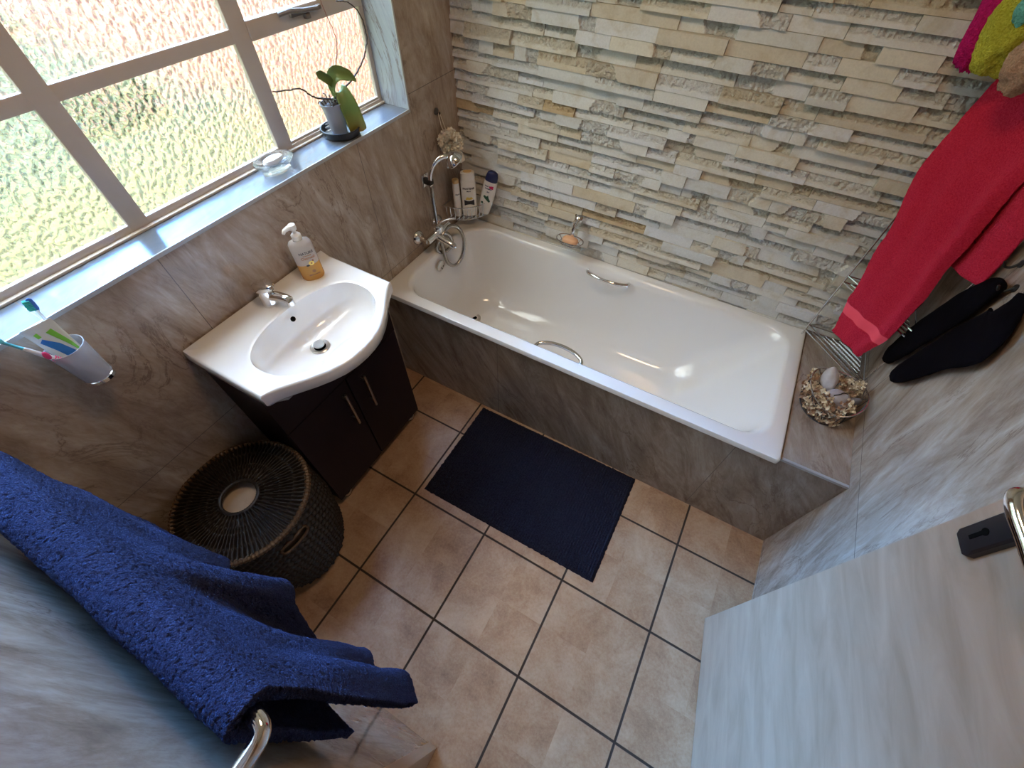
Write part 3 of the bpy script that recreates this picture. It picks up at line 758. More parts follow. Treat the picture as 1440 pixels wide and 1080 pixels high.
bas = thing('wash_basin', 'white ceramic wash basin with bowed front on the dark cabinet', 'basin', (.2, -1.177, .85))
BC = Vector((.24, -1.177, 0)); HWID = .276
ftab = [(0, .444), (.04, .4415), (.08, .432), (.12, .414), (.16, .390), (.20, .361), (.235, .337), (.262, .323), (.276, .319)]
def fx(dy):
    dy = abs(dy)
    for (a, b), (c, d) in zip(ftab, ftab[1:]):
        if dy <= c: return lerp(b, d, (dy - a) / (c - a))
    return ftab[-1][1]
out = [(.004, BC.y - HWID), (.16, BC.y - HWID + .001)] + [(fx(y), BC.y + y) for y in [-.274 + .548 * k / 60 for k in range(61)]] + [(.16, BC.y + HWID - .001), (.004, BC.y + HWID)]
def ray_poly(a):
    dx, dy = cos(a), sin(a); best = 9
    for i in range(len(out)):
        x1, y1 = out[i][0] - BC.x, out[i][1] - BC.y; x2, y2 = out[(i + 1) % len(out)][0] - BC.x, out[(i + 1) % len(out)][1] - BC.y
        ex, ey = x2 - x1, y2 - y1; det = ex * dy - ey * dx
        if abs(det) < 1e-12: continue
        s = (ex * y1 - ey * x1) / det; u = (dx * y1 - dy * x1) / det
        if s > 0 and -1e-6 <= u <= 1 + 1e-6 and s < best: best = s
    return best
angs = sorted([2 * pi * k / 180 - pi for k in range(180)] + [atan2(out[i][1] - BC.y, out[i][0] - BC.x) for i in (0, 1, 2, 62, 63, -1)])
OR = [ray_poly(a) for a in angs]
def bowl_r(a, sx0, sx1, sy):
    c, s = cos(a), sin(a); rx = sx1 if c > 0 else sx0; e = 2.3
    return 1 / ((abs(c) / rx) ** e + (abs(s) / sy) ** e) ** (1 / e)
def bl(r_fn, z): return [(BC.x + cos(a) * r_fn(i, a), BC.y + sin(a) * r_fn(i, a), z if not callable(z) else z(BC.x + cos(a) * r_fn(i, a))) for i, a in enumerate(angs)]
bz = lambda x: .900 + .010 * (1 - smooth((x - .018) / .016))
B1 = lambda i, a: bowl_r(a, .118, .158, .208)
und = lambda i, a: min(OR[i] * .97, (abs((.262 - BC.x) / cos(a)) if cos(a) > .05 else 9))
loops = [[(min(p[0], .22), lerp(p[1], BC.y, .25), .762) for p in bl(lambda i, a: OR[i] * .9, .80)], [(min(p[0], .30), lerp(p[1], BC.y, .16), .795) for p in bl(lambda i, a: OR[i] * .92, .80)],
         [(lerp(p[0], .2, .10), lerp(p[1], BC.y, .05), .840) for p in bl(lambda i, a: OR[i] * .985, .838)],
         bl(lambda i, a: OR[i] * (.985 - .03 * max(0, cos(a))), .848), bl(lambda i, a: OR[i], .858), bl(lambda i, a: OR[i], .893), bl(lambda i, a: OR[i] - .003, lambda x: bz(x) - .0015), bl(lambda i, a: OR[i] - .009, bz)]
for t in (.35, .7): loops.append(bl(lambda i, a: lerp(OR[i] - .009, B1(i, a) + .012, t), bz))
loops += [bl(lambda i, a: B1(i, a) + .012, .900), bl(lambda i, a: B1(i, a) + .004, .9005), bl(lambda i, a: B1(i, a), .8985)]
for t in (.06, .15, .28, .42, .56, .7, .82, .92):
    z = .8985 - .122 * (1 - (1 - t) ** 1.9)
    k = 1 - .10 * t - .82 * t ** 2.6
    cx_, cy_ = lerp(0, -.030, smooth(t)), 0
    loops.append([(BC.x + cx_ + cos(a) * B1(i, a) * k, BC.y + sin(a) * B1(i, a) * k, z) for i, a in enumerate(angs)])
loops.append([(BC.x - .03 + cos(a) * .020, BC.y + sin(a) * .020, .7745) for a in angs])
build('basin_shell', MB().loft(loops, False, True), M['ceramic'], bas, True, 50)
w = build('pop_up_waste', MB().lathe([(.031, -.004), (.032, .003), (.029, .005), (.020, .002), (.019, .002)], (.212, -1.178, .777), 30), M['satin'], bas)
build('waste_gap', MB().lathe([(.0195, .0022), (0, .0022)], (.212, -1.178, .777), 24), M['hole'], w)
build('plug', MB().lathe([(.005, .001), (.005, .010), (.0175, .011), (.0185, .014), (.016, .017), (0, .0178)], (.212, -1.178, .777), 26), M['satin'], w)
build('overflow_hole', MB().lathe([(.0085, 0), (.0085, .0012), (0, .0012)], (.1362, -1.177, .868), 22, Vector((1, 0, .42))), M['hole'], bas)

tap = thing('basin_tap', 'chrome single lever mixer tap on the basin beside the soap bottle', 'tap', (.060, -1.177, .9))
tb = MB().lathe([(.0255, 0), (.026, .004), (.0235, .010), (.022, .034), (.0235, .046), (.022, .056), (.014, .062), (0, .064)], (.058, -1.177, .9005), 28)
tb.lathe([(.013, 0), (.013, .03)], (.058, -1.177, .930), 12, (.3, 0, 1))
build('tap_body', tb, M['chrome'], tap)
spp = spline([(.066, -1.172, .930), (.095, -1.166, .938), (.128, -1.160, .938), (.142, -1.158, .934)], 6)
so = MB().tube(spp, [lerp(.0165, .0125, i / (len(spp) - 1)) for i in range(len(spp))], 18); so.lathe([(.0115, 0), (.012, .014), (.0095, .016), (0, .0155)], (.138, -1.159, .932), 20, (.1, 0, -1))
build('spout', so, M['chrome'], tap)
n = 26; lv = []
for s, z in ((.55, .962), (.9, .965), (1, .973), (.92, .982), (.6, .988), (.2, .990)):
    lv.append([(.058 + .012 + .045 * s * cos(2 * pi * k / n) , -1.176 + .029 * s * sin(2 * pi * k / n) * (1 - .25 * cos(2 * pi * k / n)), z + .010 * cos(2 * pi * k / n) * s) for k in range(n)])
build('lever', MB().loft(lv, True, True), M['chrome'], tap)

# --- hand soap bottle on the basin
sbt = thing('soap_dispenser', 'cloudy pump bottle of amber hand soap standing on the basin deck', 'soap bottle', (.078, -1.010, .901))
fq = Vector((.80, -.52, .0)).normalized(); rq = Vector((0, 0, 1)).cross(fq); B = Vector((.078, -1.010, .9015)); n = 36
def ring(s, z, a=.036, b=.026, e=.85):
    return [B + rq * (a * s * math.copysign(abs(cos(2 * pi * k / n)) ** e, cos(2 * pi * k / n))) + fq * (b * s * math.copysign(abs(sin(2 * pi * k / n)) ** e, sin(2 * pi * k / n))) + Vector((0, 0, z)) for k in range(n)]
build('bottle_body', MB().loft([ring(1, .0605), ring(1, .120), ring(.96, .130), ring(.80, .137), ring(.42, .141), ring(.40, .147)], True, True), M['bottleclear'], sbt, True, 45)
build('liquid_soap', MB().loft([ring(.92, 0), ring(1, .005), ring(1, .060)], True, True), M['amberliquid'], sbt, True, 45)
build('dip_tube', MB().tube([B + Vector((0, 0, .012)), B + Vector((.004, 0, .14))], .0025, 8), M['plastic'], sbt)
pm = MB().lathe([(.0145, .143), (.0150, .145), (.0148, .158), (.011, .162), (.0055, .164), (.0055, .174), (.0105, .176), (.0115, .182), (.0105, .192), (.006, .195), (0, .1955)], B, 24)
pm.tube([B + Vector((0, 0, .184)), B - rq * .012 + Vector((0, 0, .186)) + fq * .004, B - rq * .026 + Vector((0, 0, .182)) + fq * .008, B - rq * .031 + fq * .009 + Vector((0, 0, .174))], [.0085, .0075, .006, .0045], 12)
build('pump', pm, M['plastic'], sbt)
bd = lambda x: (x, .026 * max(0, 1 - abs(x / .036) ** 2.4) ** .42 + .0008)
for nm, body, size, z, mt, dx in (('lettering', 'NATURE', .0115, .104, 'ink', .006), ('lettering', 'Oatmeal', .0125, .086, 'brownprint', .006), ('lettering', 'hand wash', .006, .095, 'brownprint', .006)):
    build(nm, text_mb(body, size, B + Vector((0, 0, z)), rq, (0, 0, 1), bend=lambda x, dx=dx: (x + dx, bd(x + dx)[1])), M[mt], sbt, False)
def spatch(nm, poly, mt):
    cx = sum(p[0] for p in poly) / len(poly); cz = sum(p[1] for p in poly) / len(poly); K = 4
    P = lambda x, z: B + rq * x + fq * (bd(x)[1] + .0002) + Vector((0, 0, z))
    build(nm, MB().loft([[P(cx, cz)] * len(poly)] + [[P(lerp(cx, x, k / K), lerp(cz, z, k / K)) for x, z in poly] for k in range(1, K + 1)]), M[mt], sbt, False)
blob = lambda cx, cz, a, b, k=9, ph=0: [(cx + a * cos(2 * pi * i / k + ph), cz + b * sin(2 * pi * i / k + ph)) for i in range(k)]
spatch('flower_print', blob(.010, .066, .009, .008), 'goldprint'); spatch('flower_print', blob(.010, .066, .003, .003), 'brownprint'); spatch('flower_print', blob(-.003, .060, .006, .0035, 7, .5), 'ink'); spatch('flower_print', blob(.017, .074, .003, .004), 'brownprint')
spatch('seal_print', blob(.008, .036, .006, .006), 'brownprint'); spatch('label_line', [(-.012, .020), (.024, .020), (.024, .0245), (-.012, .0245)], 'brownprint')

# --- tumbler holder, tumbler, brushes, toothpaste on the left wall
TX, TY = .058, -1.628
hol = thing('tumbler_holder', 'chrome wall holder carrying the frosted toothbrush tumbler', 'tumbler holder', (0, TY, 1.015))
hm = MB().lathe([(0, 0), (.026, 0), (.0315, .004), (.0325, .014), (.0305, .015), (.029, .006), (0, .005)], (TX, TY, 1.020), 32)
build('cup_base', hm, M['chrome'], hol)
build('wall_arm', MB().tube([(-.001, TY, 1.028), (TX - .029, TY, 1.028)], .008, 14).lathe([(.022, 0), (.022, .005), (.012, .010)], (.0005, TY, 1.028), 24, (1, 0, 0)), M['chrome'], hol)
tag(build('tumbler', MB().lathe([(0, .004), (.0275, .004), (.0285, .012), (.036, .105), (.0375, .105), (.030, .010), (.0285, .0), (0, 0)], (TX, TY, 1.0255), 36), M['frost'], None, True, 50), 'frosted grey tumbler holding two toothbrushes and a toothpaste tube', 'tumbler')
pst = thing('toothpaste_tube', 'white toothpaste tube with blue and green swirls standing in tumbler', 'toothpaste', (TX, TY, 1.02))
pb = Vector((TX + .000, TY + .000, 1.044)); pu = Vector((-.006, -.002, .152)); pul = pu.normalized(); pf_ = Vector((.98, -.20, .12)); pf_ = (pf_ - pul * pf_.dot(pul)).normalized(); pr_ = pul.cross(pf_)
tl_ = []
for t, hw, hd_ in ((0, .009, .009), (.07, .010, .010), (.075, .016, .015), (.12, .0195, .0165), (.45, .0235, .012), (.8, .027, .005), (.95, .0285, .0014), (1, .0285, .0012)):
    tl_.append([pb + pu * t + pr_ * (hw * cos(2 * pi * k / 24)) + pf_ * (hd_ * sin(2 * pi * k / 24)) for k in range(24)])
build('tube_body', MB().loft(tl_, True, True), M['tube'], pst, True, 50)
def tpatch(nm, poly, mt, off=.001):
    dep = lambda v: interp(v, [(.12, .0165), (.45, .012), (.8, .005), (.95, .0014)]); hwid = lambda v: interp(v, [(.12, .0195), (.45, .0235), (.8, .027), (.95, .0285)])
    def P(x, v): k = max(-.97, min(.97, x / hwid(v))); return pb + pu * v + pr_ * x + pf_ * (dep(v) * sqrt(1 - k * k) + off)
    cx = sum(p[0] for p in poly) / len(poly); cz = sum(p[1] for p in poly) / len(poly); K = 5
    build(nm, MB().loft([[P(cx, cz)] * len(poly)] + [[P(lerp(cx, x, k / K), lerp(cz, z, k / K)) for x, z in poly] for k in range(1, K + 1)]), M[mt], pst, False)
tpatch('blue_swirl', [(-.020, .76), (-.012, .80), (.004, .66), (.012, .50), (.016, .38), (.014, .30), (.002, .30), (-.004, .42), (-.010, .58)], 'blueprint')
tpatch('green_swirl', [(.002, .86), (.014, .88), (.021, .60), (.021, .40), (.018, .44), (.013, .62)], 'lime', .0012)
tpatch('white_curl', blob(.006, .36, .008, .06), 'tube', .0016); tpatch('blue_curl', blob(.004, .365, .004, .03), 'deepblue', .002)
tpatch('blue_end', [(-.016, .30), (.016, .30), (.016, .20), (-.016, .20)], 'deepblue', .0008); tpatch('green_square', [(-.016, .82), (-.009, .83), (-.010, .90), (-.017, .89)], 'lime')
def toothbrush(label, a, b, face, hmat, nmat, grip):
    t = thing('toothbrush', label, 'toothbrush', a, 'toothbrushes in the tumbler')
    A = Vector(a); Bv = Vector(b); U = (Bv - A).normalized(); F = Vector(face); F = (F - U * F.dot(U)).normalized(); L = (Bv - A).length
    P = lambda s, o=0: A + U * (s * L) + F * o
    hpts = [P(s, .002 * sin(s * 6)) for s in (0, .1, .3, .5, .62, .70)]
    build('handle', MB().tube(hpts, [.0045, .0058, .0062, .0056, .0046, .0034], 12), M['brush'], t)
    build('neck', MB().tube([P(.69), P(.78), P(.84, .001), P(.86, .001)], [.0034, .0028, .0032, .004], 10), nmat, t)
    build('head', MB().tube([P(.845), P(.87), P(.93), P(.98), P(1.0)], [.0030, .0055, .0062, .0055, .002], 12, flat=.45), hmat, t)
    bm_ = MB(); S = U.cross(F)
    for i in range(7):
        for j in (-1, 0, 1):
            c = P(.872 + .017 * i) + S * (.0036 * j); bm_.tube([c, c + F * (.011 + .001 * (i % 2)) + U * .0008], .0014, 6)
    build('bristles', bm_, M['bristle'], t)
    if grip:
        build('thumb_grip', MB().ico(P(.52, -.0045), (.004, .0055, .011), 3), M['pinkgrip'], t)
        g = MB()
        for i in range(6):
            c = P(.45 - .022 * i); g.tube([c + (-F * cos(q) + S * sin(q)) * .0063 for q in [-1.4 + 2.8 * k / 8 for k in range(9)]], .0011, 6)
        build('grip_ribs', g, M['pinkgrip'], t)
toothbrush('toothbrush with blue head and teal bristles behind the toothpaste tube', (TX - .018, TY - .004, 1.040), (.030, -1.600, 1.236), (-.25, -1, .0), M['brushblue'], M['brush'], False)
toothbrush('white toothbrush with pink grip and aqua neck leaning from the tumbler rim', (TX + .016, TY + .006, 1.040), (.066, -1.700, 1.236), (-.9, -.2, -.3), M['brushteal'], M['brushteal'], True)

# --- things on the window sill
dsh = thing('soap_dish', 'oval clear glass soap dish on the middle of window sill', 'soap dish', (-.066, -.888, ZS))
ov_ = lambda a, b, z, n=36: [(-.066 + a * cos(2 * pi * k / n), -.888 + b * sin(2 * pi * k / n), ZS + .0005 + z) for k in range(n)]
build('dish_bowl', MB().loft([ov_(.030, .046, .0), ov_(.033, .049, .006), ov_(.031, .047, .012), ov_(.040, .060, .022), ov_(.046, .066, .030), ov_(.045, .065, .035), ov_(.038, .057, .034), ov_(.030, .048, .024), ov_(.024, .040, .020)], True, True), M['dishglass'], dsh, True, 60)
sb = MB(); n = 26
sb.loft([[(-.066 + .018 * s * cos(2 * pi * k / n), -.888 + .036 * s * sin(2 * pi * k / n), ZS + z) for k in range(n)] for s, z in ((.6, .0215), (.92, .026), (1, .032), (.9, .038), (.6, .0415), (.25, .0425))], True, True)
tag(build('soap_bar', sb, M['whitesoap']), 'white oval soap bar lying in the glass dish on the sill', 'soap')
sau = tag(build('plant_saucer', MB().lathe([(0, 0), (.050, 0), (.060, .004), (.0655, .024), (.0675, .0245), (.0670, .0265), (.0635, .0265), (.058, .008), (.050, .0055), (0, .0055)], (-.066, -.598, ZS + .0005), 44), M['saucer'], None, True, 45, loc=(-.066, -.598, ZS)), 'round black plastic saucer under the orchid pot on sill', 'saucer')
orc = thing('potted_orchid', 'nearly leafless orchid in a cloudy plastic pot on the window sill', 'potted plant', (-.075, -.600, ZS + .006))
pb0 = Vector((-.072, -.600, ZS + .0068)); pax = Vector((.03, .05, 1)).normalized()
pax = Vector((-.10, .03, 1)).normalized()
pax = Vector((-.02, .0, 1)).normalized()
build('pot', MB().lathe([(0, 0), (.025, 0), (.026, .003), (.034, .078), (.037, .084), (.038, .092), (.0355, .092), (.032, .080), (.029, .074), (0, .074)], pb0, 36, pax), M['pot'], orc, True, 45)
build('potting_mix', MB().lathe([(.0325, .076), (.024, .084), (.010, .087), (0, .088)], pb0, 24, pax), M['soil'], orc)
top = pb0 + pax * .085
def leaf(ctrl, widths, across, fold, seg=26, nw=10):
    P = spline(ctrl, seg // (len(ctrl) - 1)); m = len(P); A = Vector(across).normalized(); mb = MB()
    def fn(u, v):
        i = v * (m - 1); k = int(min(i, m - 2)); c = P[k].lerp(P[k + 1], i - k); T = (P[k + 1] - P[k]).normalized(); a = (A - T * A.dot(T)).normalized(); nn = T.cross(a)
        w = interp(v, widths); s = (u - .5) * 2
        return c + a * (w * s) + nn * (fold * w * s * s)
    return mb.grid(fn, nw, m - 1)
def solid(o, th):
    md = o.modifiers.new('thickness', 'SOLIDIFY'); md.thickness = th; md.offset = 0; return o
lv1 = leaf([top + Vector((.004, .024, .020)), top + Vector((.030, .028, .034)), top + Vector((.052, .026, -.010)), top + Vector((.062, .026, -.055)), top + Vector((.060, .030, -.082))], [(0, .008), (.2, .022), (.5, .029), (.85, .029), (.97, .017), (1, .004)], (.54, .79, .31), .35)
solid(build('leaf', lv1, M['leaf'], orc), .0022)
lv2 = leaf([top + Vector((.002, .020, .018)), top + Vector((.010, .016, .055)), top + Vector((.022, .030, .082)), top + Vector((.040, .062, .072)), top + Vector((.050, .085, .052))], [(0, .007), (.25, .013), (.5, .021), (.75, .017), (.95, .006), (1, .001)], (.47, .11, -.88), -.35)
solid(build('leaf', lv2, M['leaf'], orc), .002)
lv3 = leaf([top + Vector((.006, .018, .050)), top + Vector((.012, .006, .070)), top + Vector((.014, -.016, .088)), top + Vector((.010, -.032, .100))], [(0, .007), (.4, .013), (.8, .012), (1, .003)], (.33, .7, .63), -.4)
solid(build('leaf', lv3, M['leaf'], orc), .002)
build('crown_stem', MB().tube(spline([top + Vector((0, .012, -.006)), top + Vector((.003, .020, .016)), top + Vector((.008, .018, .050))], 5), .0055, 10), M['leaf'], orc)
rj = random.Random(9)
def stem(nm, pts, r, mat):
    P = spline(pts, 10); P = [p + Vector((rj.gauss(0, .0007), rj.gauss(0, .0007), rj.gauss(0, .0007))) for p in P]
    build(nm, MB().tube(P, [lerp(r, r * .6, i / (len(P) - 1)) for i in range(len(P))], 8), mat, orc)
stem('flower_stem', [top + Vector((.003, .010, .014)), (-.07, -.66, 1.300), (-.07, -.70, 1.335), (-.07, -.745, 1.345), (-.07, -.80, 1.356)], .0028, M['stem'])
stem('flower_stem', [top + Vector((.004, .026, .018)), (-.072, -.49, 1.300), (-.074, -.42, 1.335), (-.080, -.372, 1.38), (-.085, -.365, 1.425), (-.085, -.38, 1.46), (-.085, -.415, 1.486), (-.085, -.46, 1.496)], .0028, M['stem'])
stem('flower_stem', [top + Vector((.002, .024, .040)), (-.085, -.50, 1.40), (-.09, -.51, 1.48), (-.092, -.52, 1.56)], .0015, M['redstem'])
rt = MB()
for k in range(15):
    a = rj.uniform(0, 6.28); r0 = rj.uniform(.006, .024); c = top + Vector((r0 * cos(a), r0 * sin(a), -.004)); e = Vector((cos(a) * rj.uniform(.005, .03), sin(a) * rj.uniform(.005, .03), rj.uniform(.004, .030)))
    rt.tube(spline([c, c + e * .6 + Vector((0, 0, .01)), c + e], 4), .0020, 6)
build('aerial_roots', rt, M['stem'], orc)

# ================================================================== FLOOR THINGS
MX0, MX1, MY0, MY1 = .512, 1.338, -1.202, -.690
def matfn(u, v):
    x = lerp(MX0, MX1, u); y = lerp(MY0, MY1, v)
    e = min(u * (MX1 - MX0), (1 - u) * (MX1 - MX0), v * (MY1 - MY0), (1 - v) * (MY1 - MY0))
    row = math.floor(x / .0115); z = .0105 + .0045 * sin(2 * pi * x / .0115) * .5 + .006 * noise.noise(Vector((row * 3.1, y * 95, 0))) + .003 * noise.noise(Vector((x * 9, y * 9, 2)))
    k = smooth(e / .010); z = lerp(.0025, z, k)
    if e < .004: x += .003 * noise.noise(Vector((y * 70, 1, 0))); y += .003 * noise.noise(Vector((x * 70, 5, 0)))
    return (x, y + (u - .5) * .012, z)
mbm = MB().grid(matfn, 330, 205)
nu, nv = 330, 205
ring = [i for i in range(nu + 1)] + [j * (nu + 1) + nu for j in range(1, nv + 1)] + [nv * (nu + 1) + i for i in range(nu - 1, -1, -1)] + [j * (nu + 1) for j in range(nv - 1, 0, -1)]
b0 = len(mbm.v); mbm.v += [(mbm.v[r][0], mbm.v[r][1], .0006) for r in ring]; m = len(ring)
mbm.f += [(ring[k], ring[(k + 1) % m], b0 + (k + 1) % m, b0 + k) for k in range(m)] + [tuple(b0 + k for k in range(m))]
tag(build('bath_mat', mbm, M['mat'], None, True, 0, loc=(.92, -.95, 0)), 'dark navy chenille bath mat lying on floor beside the bathtub', 'bath mat')

# --- wicker laundry hamper
HX, HY, HH = .206, -1.660, .485
ham = thing('laundry_hamper', 'round dark wicker laundry hamper with a lid hole beside the cabinet', 'laundry basket', (HX, HY, 0))
NST, NRW = 64, 34
def hr(z): return interp(z, [(0, .172), (.12, .198), (.28, .212), (.44, .207), (.50, .203)])
SA = radians(-2)
def hamfn(u, v):
    a = 2 * pi * u; z = v * HH; r = hr(z)
    row = v * NRW; fr = row - math.floor(row); par = math.floor(row) % 2
    wv = sin(NST * .5 * a + pi * par)
    d = .0056 * wv * sin(pi * fr) + .0030 * sin(pi * fr) + .0016 * noise.noise(Vector((cos(a) * 30, sin(a) * 30, z * 60)))
    return (HX + (r + d) * cos(a), HY + (r + d) * sin(a), z + .0015)
def slot(u, v):
    a = (u * 2 * pi - SA + pi) % (2 * pi) - pi; z = v * HH
    return abs(a) < .22 and .405 < z < .440
build('basket_body', MB().grid(hamfn, 448, 170, slot), M['wicker'], ham, True, 0)
inn = MB().lathe([(.150, .004), (.165, .01), (.185, .15), (.190, .44)], (HX, HY, 0), 48); build('lining', inn, M['liner'], ham)
lp = []
for k in range(40):
    q = 2 * pi * k / 40; a = SA + .235 * math.copysign(abs(cos(q)) ** .4, cos(q)); z = .4225 + .0215 * math.copysign(abs(sin(q)) ** .6, sin(q)); lp.append((HX + (hr(z) + .004) * cos(a), HY + (hr(z) + .004) * sin(a), z))
build('hand_slot_binding', MB().tube(lp, [.0042 + .0008 * (k % 2) for k in range(40)], 8, True), M['wickerglint'], ham)
lid = MB(); NSP = 84
def lidfn(u, v):
    a = 2 * pi * u; r = lerp(.060, .204, v); ring_ = 0
    for rb in (.078, .120, .165): ring_ = max(ring_, 1 - min(1, abs(r - rb) / .006))
    d = .0062 * sin(NSP * a * (1.0 if r > .1 else .5)) + .0045 * noise.noise(Vector((cos(a) * 22 / max(r, .05) * .2, sin(a) * 20, r * 30)))
    z = HH + .018 + .010 * (1 - v) + d * (1 - ring_) + .0035 * ring_
    return (HX + r * cos(a), HY + r * sin(a), z)
lid.grid(lidfn, 840, 26)
ld = build('lid', lid, M['wicker'], ham, True, 0)
n = 220
build('lid_rim', MB().tube([(HX + .206 * cos(2 * pi * k / n), HY + .206 * sin(2 * pi * k / n), HH + .012) for k in range(n)], [.0085 + .0026 * (k % 2) for k in range(n)], 8, True), M['wickerglint'], ld)
build('lid_hole_binding', MB().tube([(HX + .058 * cos(2 * pi * k / 90), HY + .058 * sin(2 * pi * k / 90), HH + .029) for k in range(90)], [.006 + .0012 * (k % 2) for k in range(90)], 8, True), M['wicker'], ld)
cl = MB(); cl.grid(lambda u, v: (HX + v * .19 * cos(2 * pi * u), HY + v * .19 * sin(2 * pi * u), HH - .012 + .022 * noise.noise(Vector((v * cos(2 * pi * u) * 1.6, v * sin(2 * pi * u) * 1.6, 3.3)))), 48, 16)
solid(build('cloth_inside', cl, M['liner'], ham), .003)

# ================================================================== TOWELS
rail = thing('towel_rail', 'chrome towel rail on the front wall holding the blue towel', 'towel rail', (.62, -1.87, 1.2))
rp = [(.992, YN + .002, 1.2)] + spline([(.992, -1.885, 1.2), (.990, -1.862, 1.2), (.978, -1.851, 1.2), (.94, -1.850, 1.2)], 5) + [(.62, -1.850, 1.2)] + spline([(.30, -1.850, 1.2), (.262, -1.851, 1.2), (.250, -1.862, 1.2), (.248, -1.885, 1.2)], 5) + [(.248, YN + .002, 1.2)]
build('rail_bar', MB().tube(rp, .0105, 14), M['chrome'], rail)
for x in (.992, .248): build('rail_rosette', MB().lathe([(.024, .0005), (.024, .006), (.013, .012)], (x, YN, 1.2), 24, (0, 1, 0)), M['chrome'], rail)
def blue(u, v):
    """u across (0 = window side), v: 0 back hem .. .36 over the rail .. 1 front hem"""
    xr = lerp(.315, .965, u)
    vb, vt = .30, .40; rr = .024
    if v < vb:
        t = 1 - v / vb; z = 1.2 - .46 * t; y = -1.850 - rr - .010 * t + .008 * sin(u * 11) * t; x = xr + .02 * t * (u - .3)
    elif v < vt:
        a = pi * (1 - (v - vb) / (vt - vb)); x = xr; y = -1.850 + rr * cos(a); z = 1.2 + rr * sin(a) * 1.2
    else:
        t = (v - vt) / (1 - vt); tt = t ** .9
        hem = interp(u, [(0, .655), (.12, .69), (.30, .78), (.47, .845), (.52, .83), (.60, .62), (.72, .57), (.85, .60), (1, .64)])
        z = 1.2 - (1.2 - hem) * t
        g = lambda c, w: math.exp(-((u - c) / w) ** 2)
        fold = .050 * g(.47, .10) + .022 * g(.14, .07) - .010 * g(.30, .08) - .020 * g(.60, .05) + .030 * g(.74, .06) - .006 * g(.84, .05) + .056 * g(.915, .075)
        y = -1.850 + rr + .006 * t + fold * smooth(tt) * 1.0 + .012 * g(.47, .2) * t
        x = lerp(xr, .355 + .69 * u, smooth(t)) + .03 * smooth(t) * g(.45, .1)
        y += .006 * sin(u * 23 + t * 3) * t
    return Vector((x, y, z))
def blue_d(u, v):
    p = blue(u, v); e = .004
    a = blue(min(1, u + e), v) - blue(max(0, u - e), v); b = blue(u, min(1, v + e)) - blue(u, max(0, v - e)); nn = b.cross(a)
    nn = nn.normalized() if nn.length > 1e-9 else Vector((0, 1, 0))
    q = Vector((u * .68, v * 1.2, 0))
    d = .0022 * noise.noise(q * 230) + .0010 * noise.noise(q * 95 + Vector((3, 1, 7))) + .004 * noise.noise(q * 9)
    return p + nn * d
o = solid(build('bath_towel', MB().grid(blue_d, 300, 520), M['bluetowel'], None, True, 0, loc=(.64, -1.85, .6)), .015)
tag(o, 'thick royal blue bath towel draped over the chrome rail on the front wall', 'towel')

# --- corner rack by the bathtub's far end
rk = thing('corner_rack', 'tall chrome corner rack with diagonal wire shelves on the ledge', 'rack', (1.80, -.12, HB))
A0 = Vector((1.682, -.040, 0)); A1 = Vector((1.892, -.250, 0)); A2 = Vector((1.892, -.040, 0))
zt = [.60, .845, 1.16, 1.455]
for nm, p, z1 in (('post', A0, 1.487), ('post', A1, 1.487), ('post', A2, 1.487)):
    build(nm, MB().tube([p + Vector((0, 0, HB + .001)), p + Vector((0, 0, z1))], .0032, 10), M['steelwire'], rk)
for z in zt:
    s = MB(); Z = Vector((0, 0, z))
    s.tube([A0 + Z, A1 + Z, A2 + Z], .0030, 8, True)
    for k in range(1, 8): t = k / 8; s.tube([A0.lerp(A2, t) + Z, A1.lerp(A2, t) + Z], .0029, 8)
    rz = Vector((0, 0, z + .028)); s.tube([A0 + rz, A1 + rz], .0030, 8); s.tube([A0 + rz, A2 + rz], .0025, 8); s.tube([A1 + rz, A2 + rz], .0025, 8)
    build('wire_shelf', s, M['steelwire'], rk)
blk = thing('black_bottle', 'black bottle on the second rack shelf behind the red towel', 'bottle', (1.838, -.165, .848))
build('bottle_body', MB().lathe([(.030, 0), (.033, .004), (.033, .088), (.025, .100), (.012, .106)], (1.838, -.165, .8485), 26), M['blackitem'], blk); build('cap', MB().lathe([(.0125, .104), (.0125, .128), (.010, .130), (0, .130)], (1.838, -.165, .8485), 20), M['blackitem'], blk)

# red towel over the top front bar
Dg = Vector((1, -1, 0)).normalized(); Nf = Vector((-1, -1, 0)).normalized()
mid = A0 + Vector((0, 0, 1.483))
def red(u, v):
    g = lambda c, w: math.exp(-((u - c) / w) ** 2)
    vb, vt, rr = .30, .36, .011
    top0 = lerp(-.016, .205 + .09 * max(0, (.36 - v) / .36), u)                      # along the front bar, metres from the left post
    if v < vb:
        t = 1 - v / vb; hem = lerp(1.06, 1.09, u); z = 1.483 - (1.483 - hem) * t; s = lerp(top0, lerp(.04, .318, u), t); off = lerp(-rr - .006 * t + .006 * sin(u * 14) * t, .016, smooth((u - .55) / .3) * smooth(t * 4))
    elif v < vt:
        a = pi * (1 - (v - vb) / (vt - vb)); s = top0; off = rr * cos(a); z = 1.483 + rr * sin(a)
    else:
        t = (v - vt) / (1 - vt); z = 1.483 - (1.483 - .705) * t
        l = interp(t, [(0, -.014), (.14, -.021), (.28, -.024), (.57, .031), (.80, .067), (1, .102)]); r = interp(t, [(0, .205), (.18, .205), (.48, .228), (.67, .250), (.84, .259), (1, .236)])
        s = lerp(l, r, u)
        off = rr + (.052 * g(.88, .09) * (1 - .6 * t) + .016 * g(.45, .12) + .018 * g(.12, .12) - .004 * g(.68, .08)) * smooth(t * 2.2) * (1 - .7 * t) + .001 * sin(u * 12 + t * 3) * t + .015 * t
    p = mid + Dg * s + Nf * off; return Vector((p.x, p.y, z))
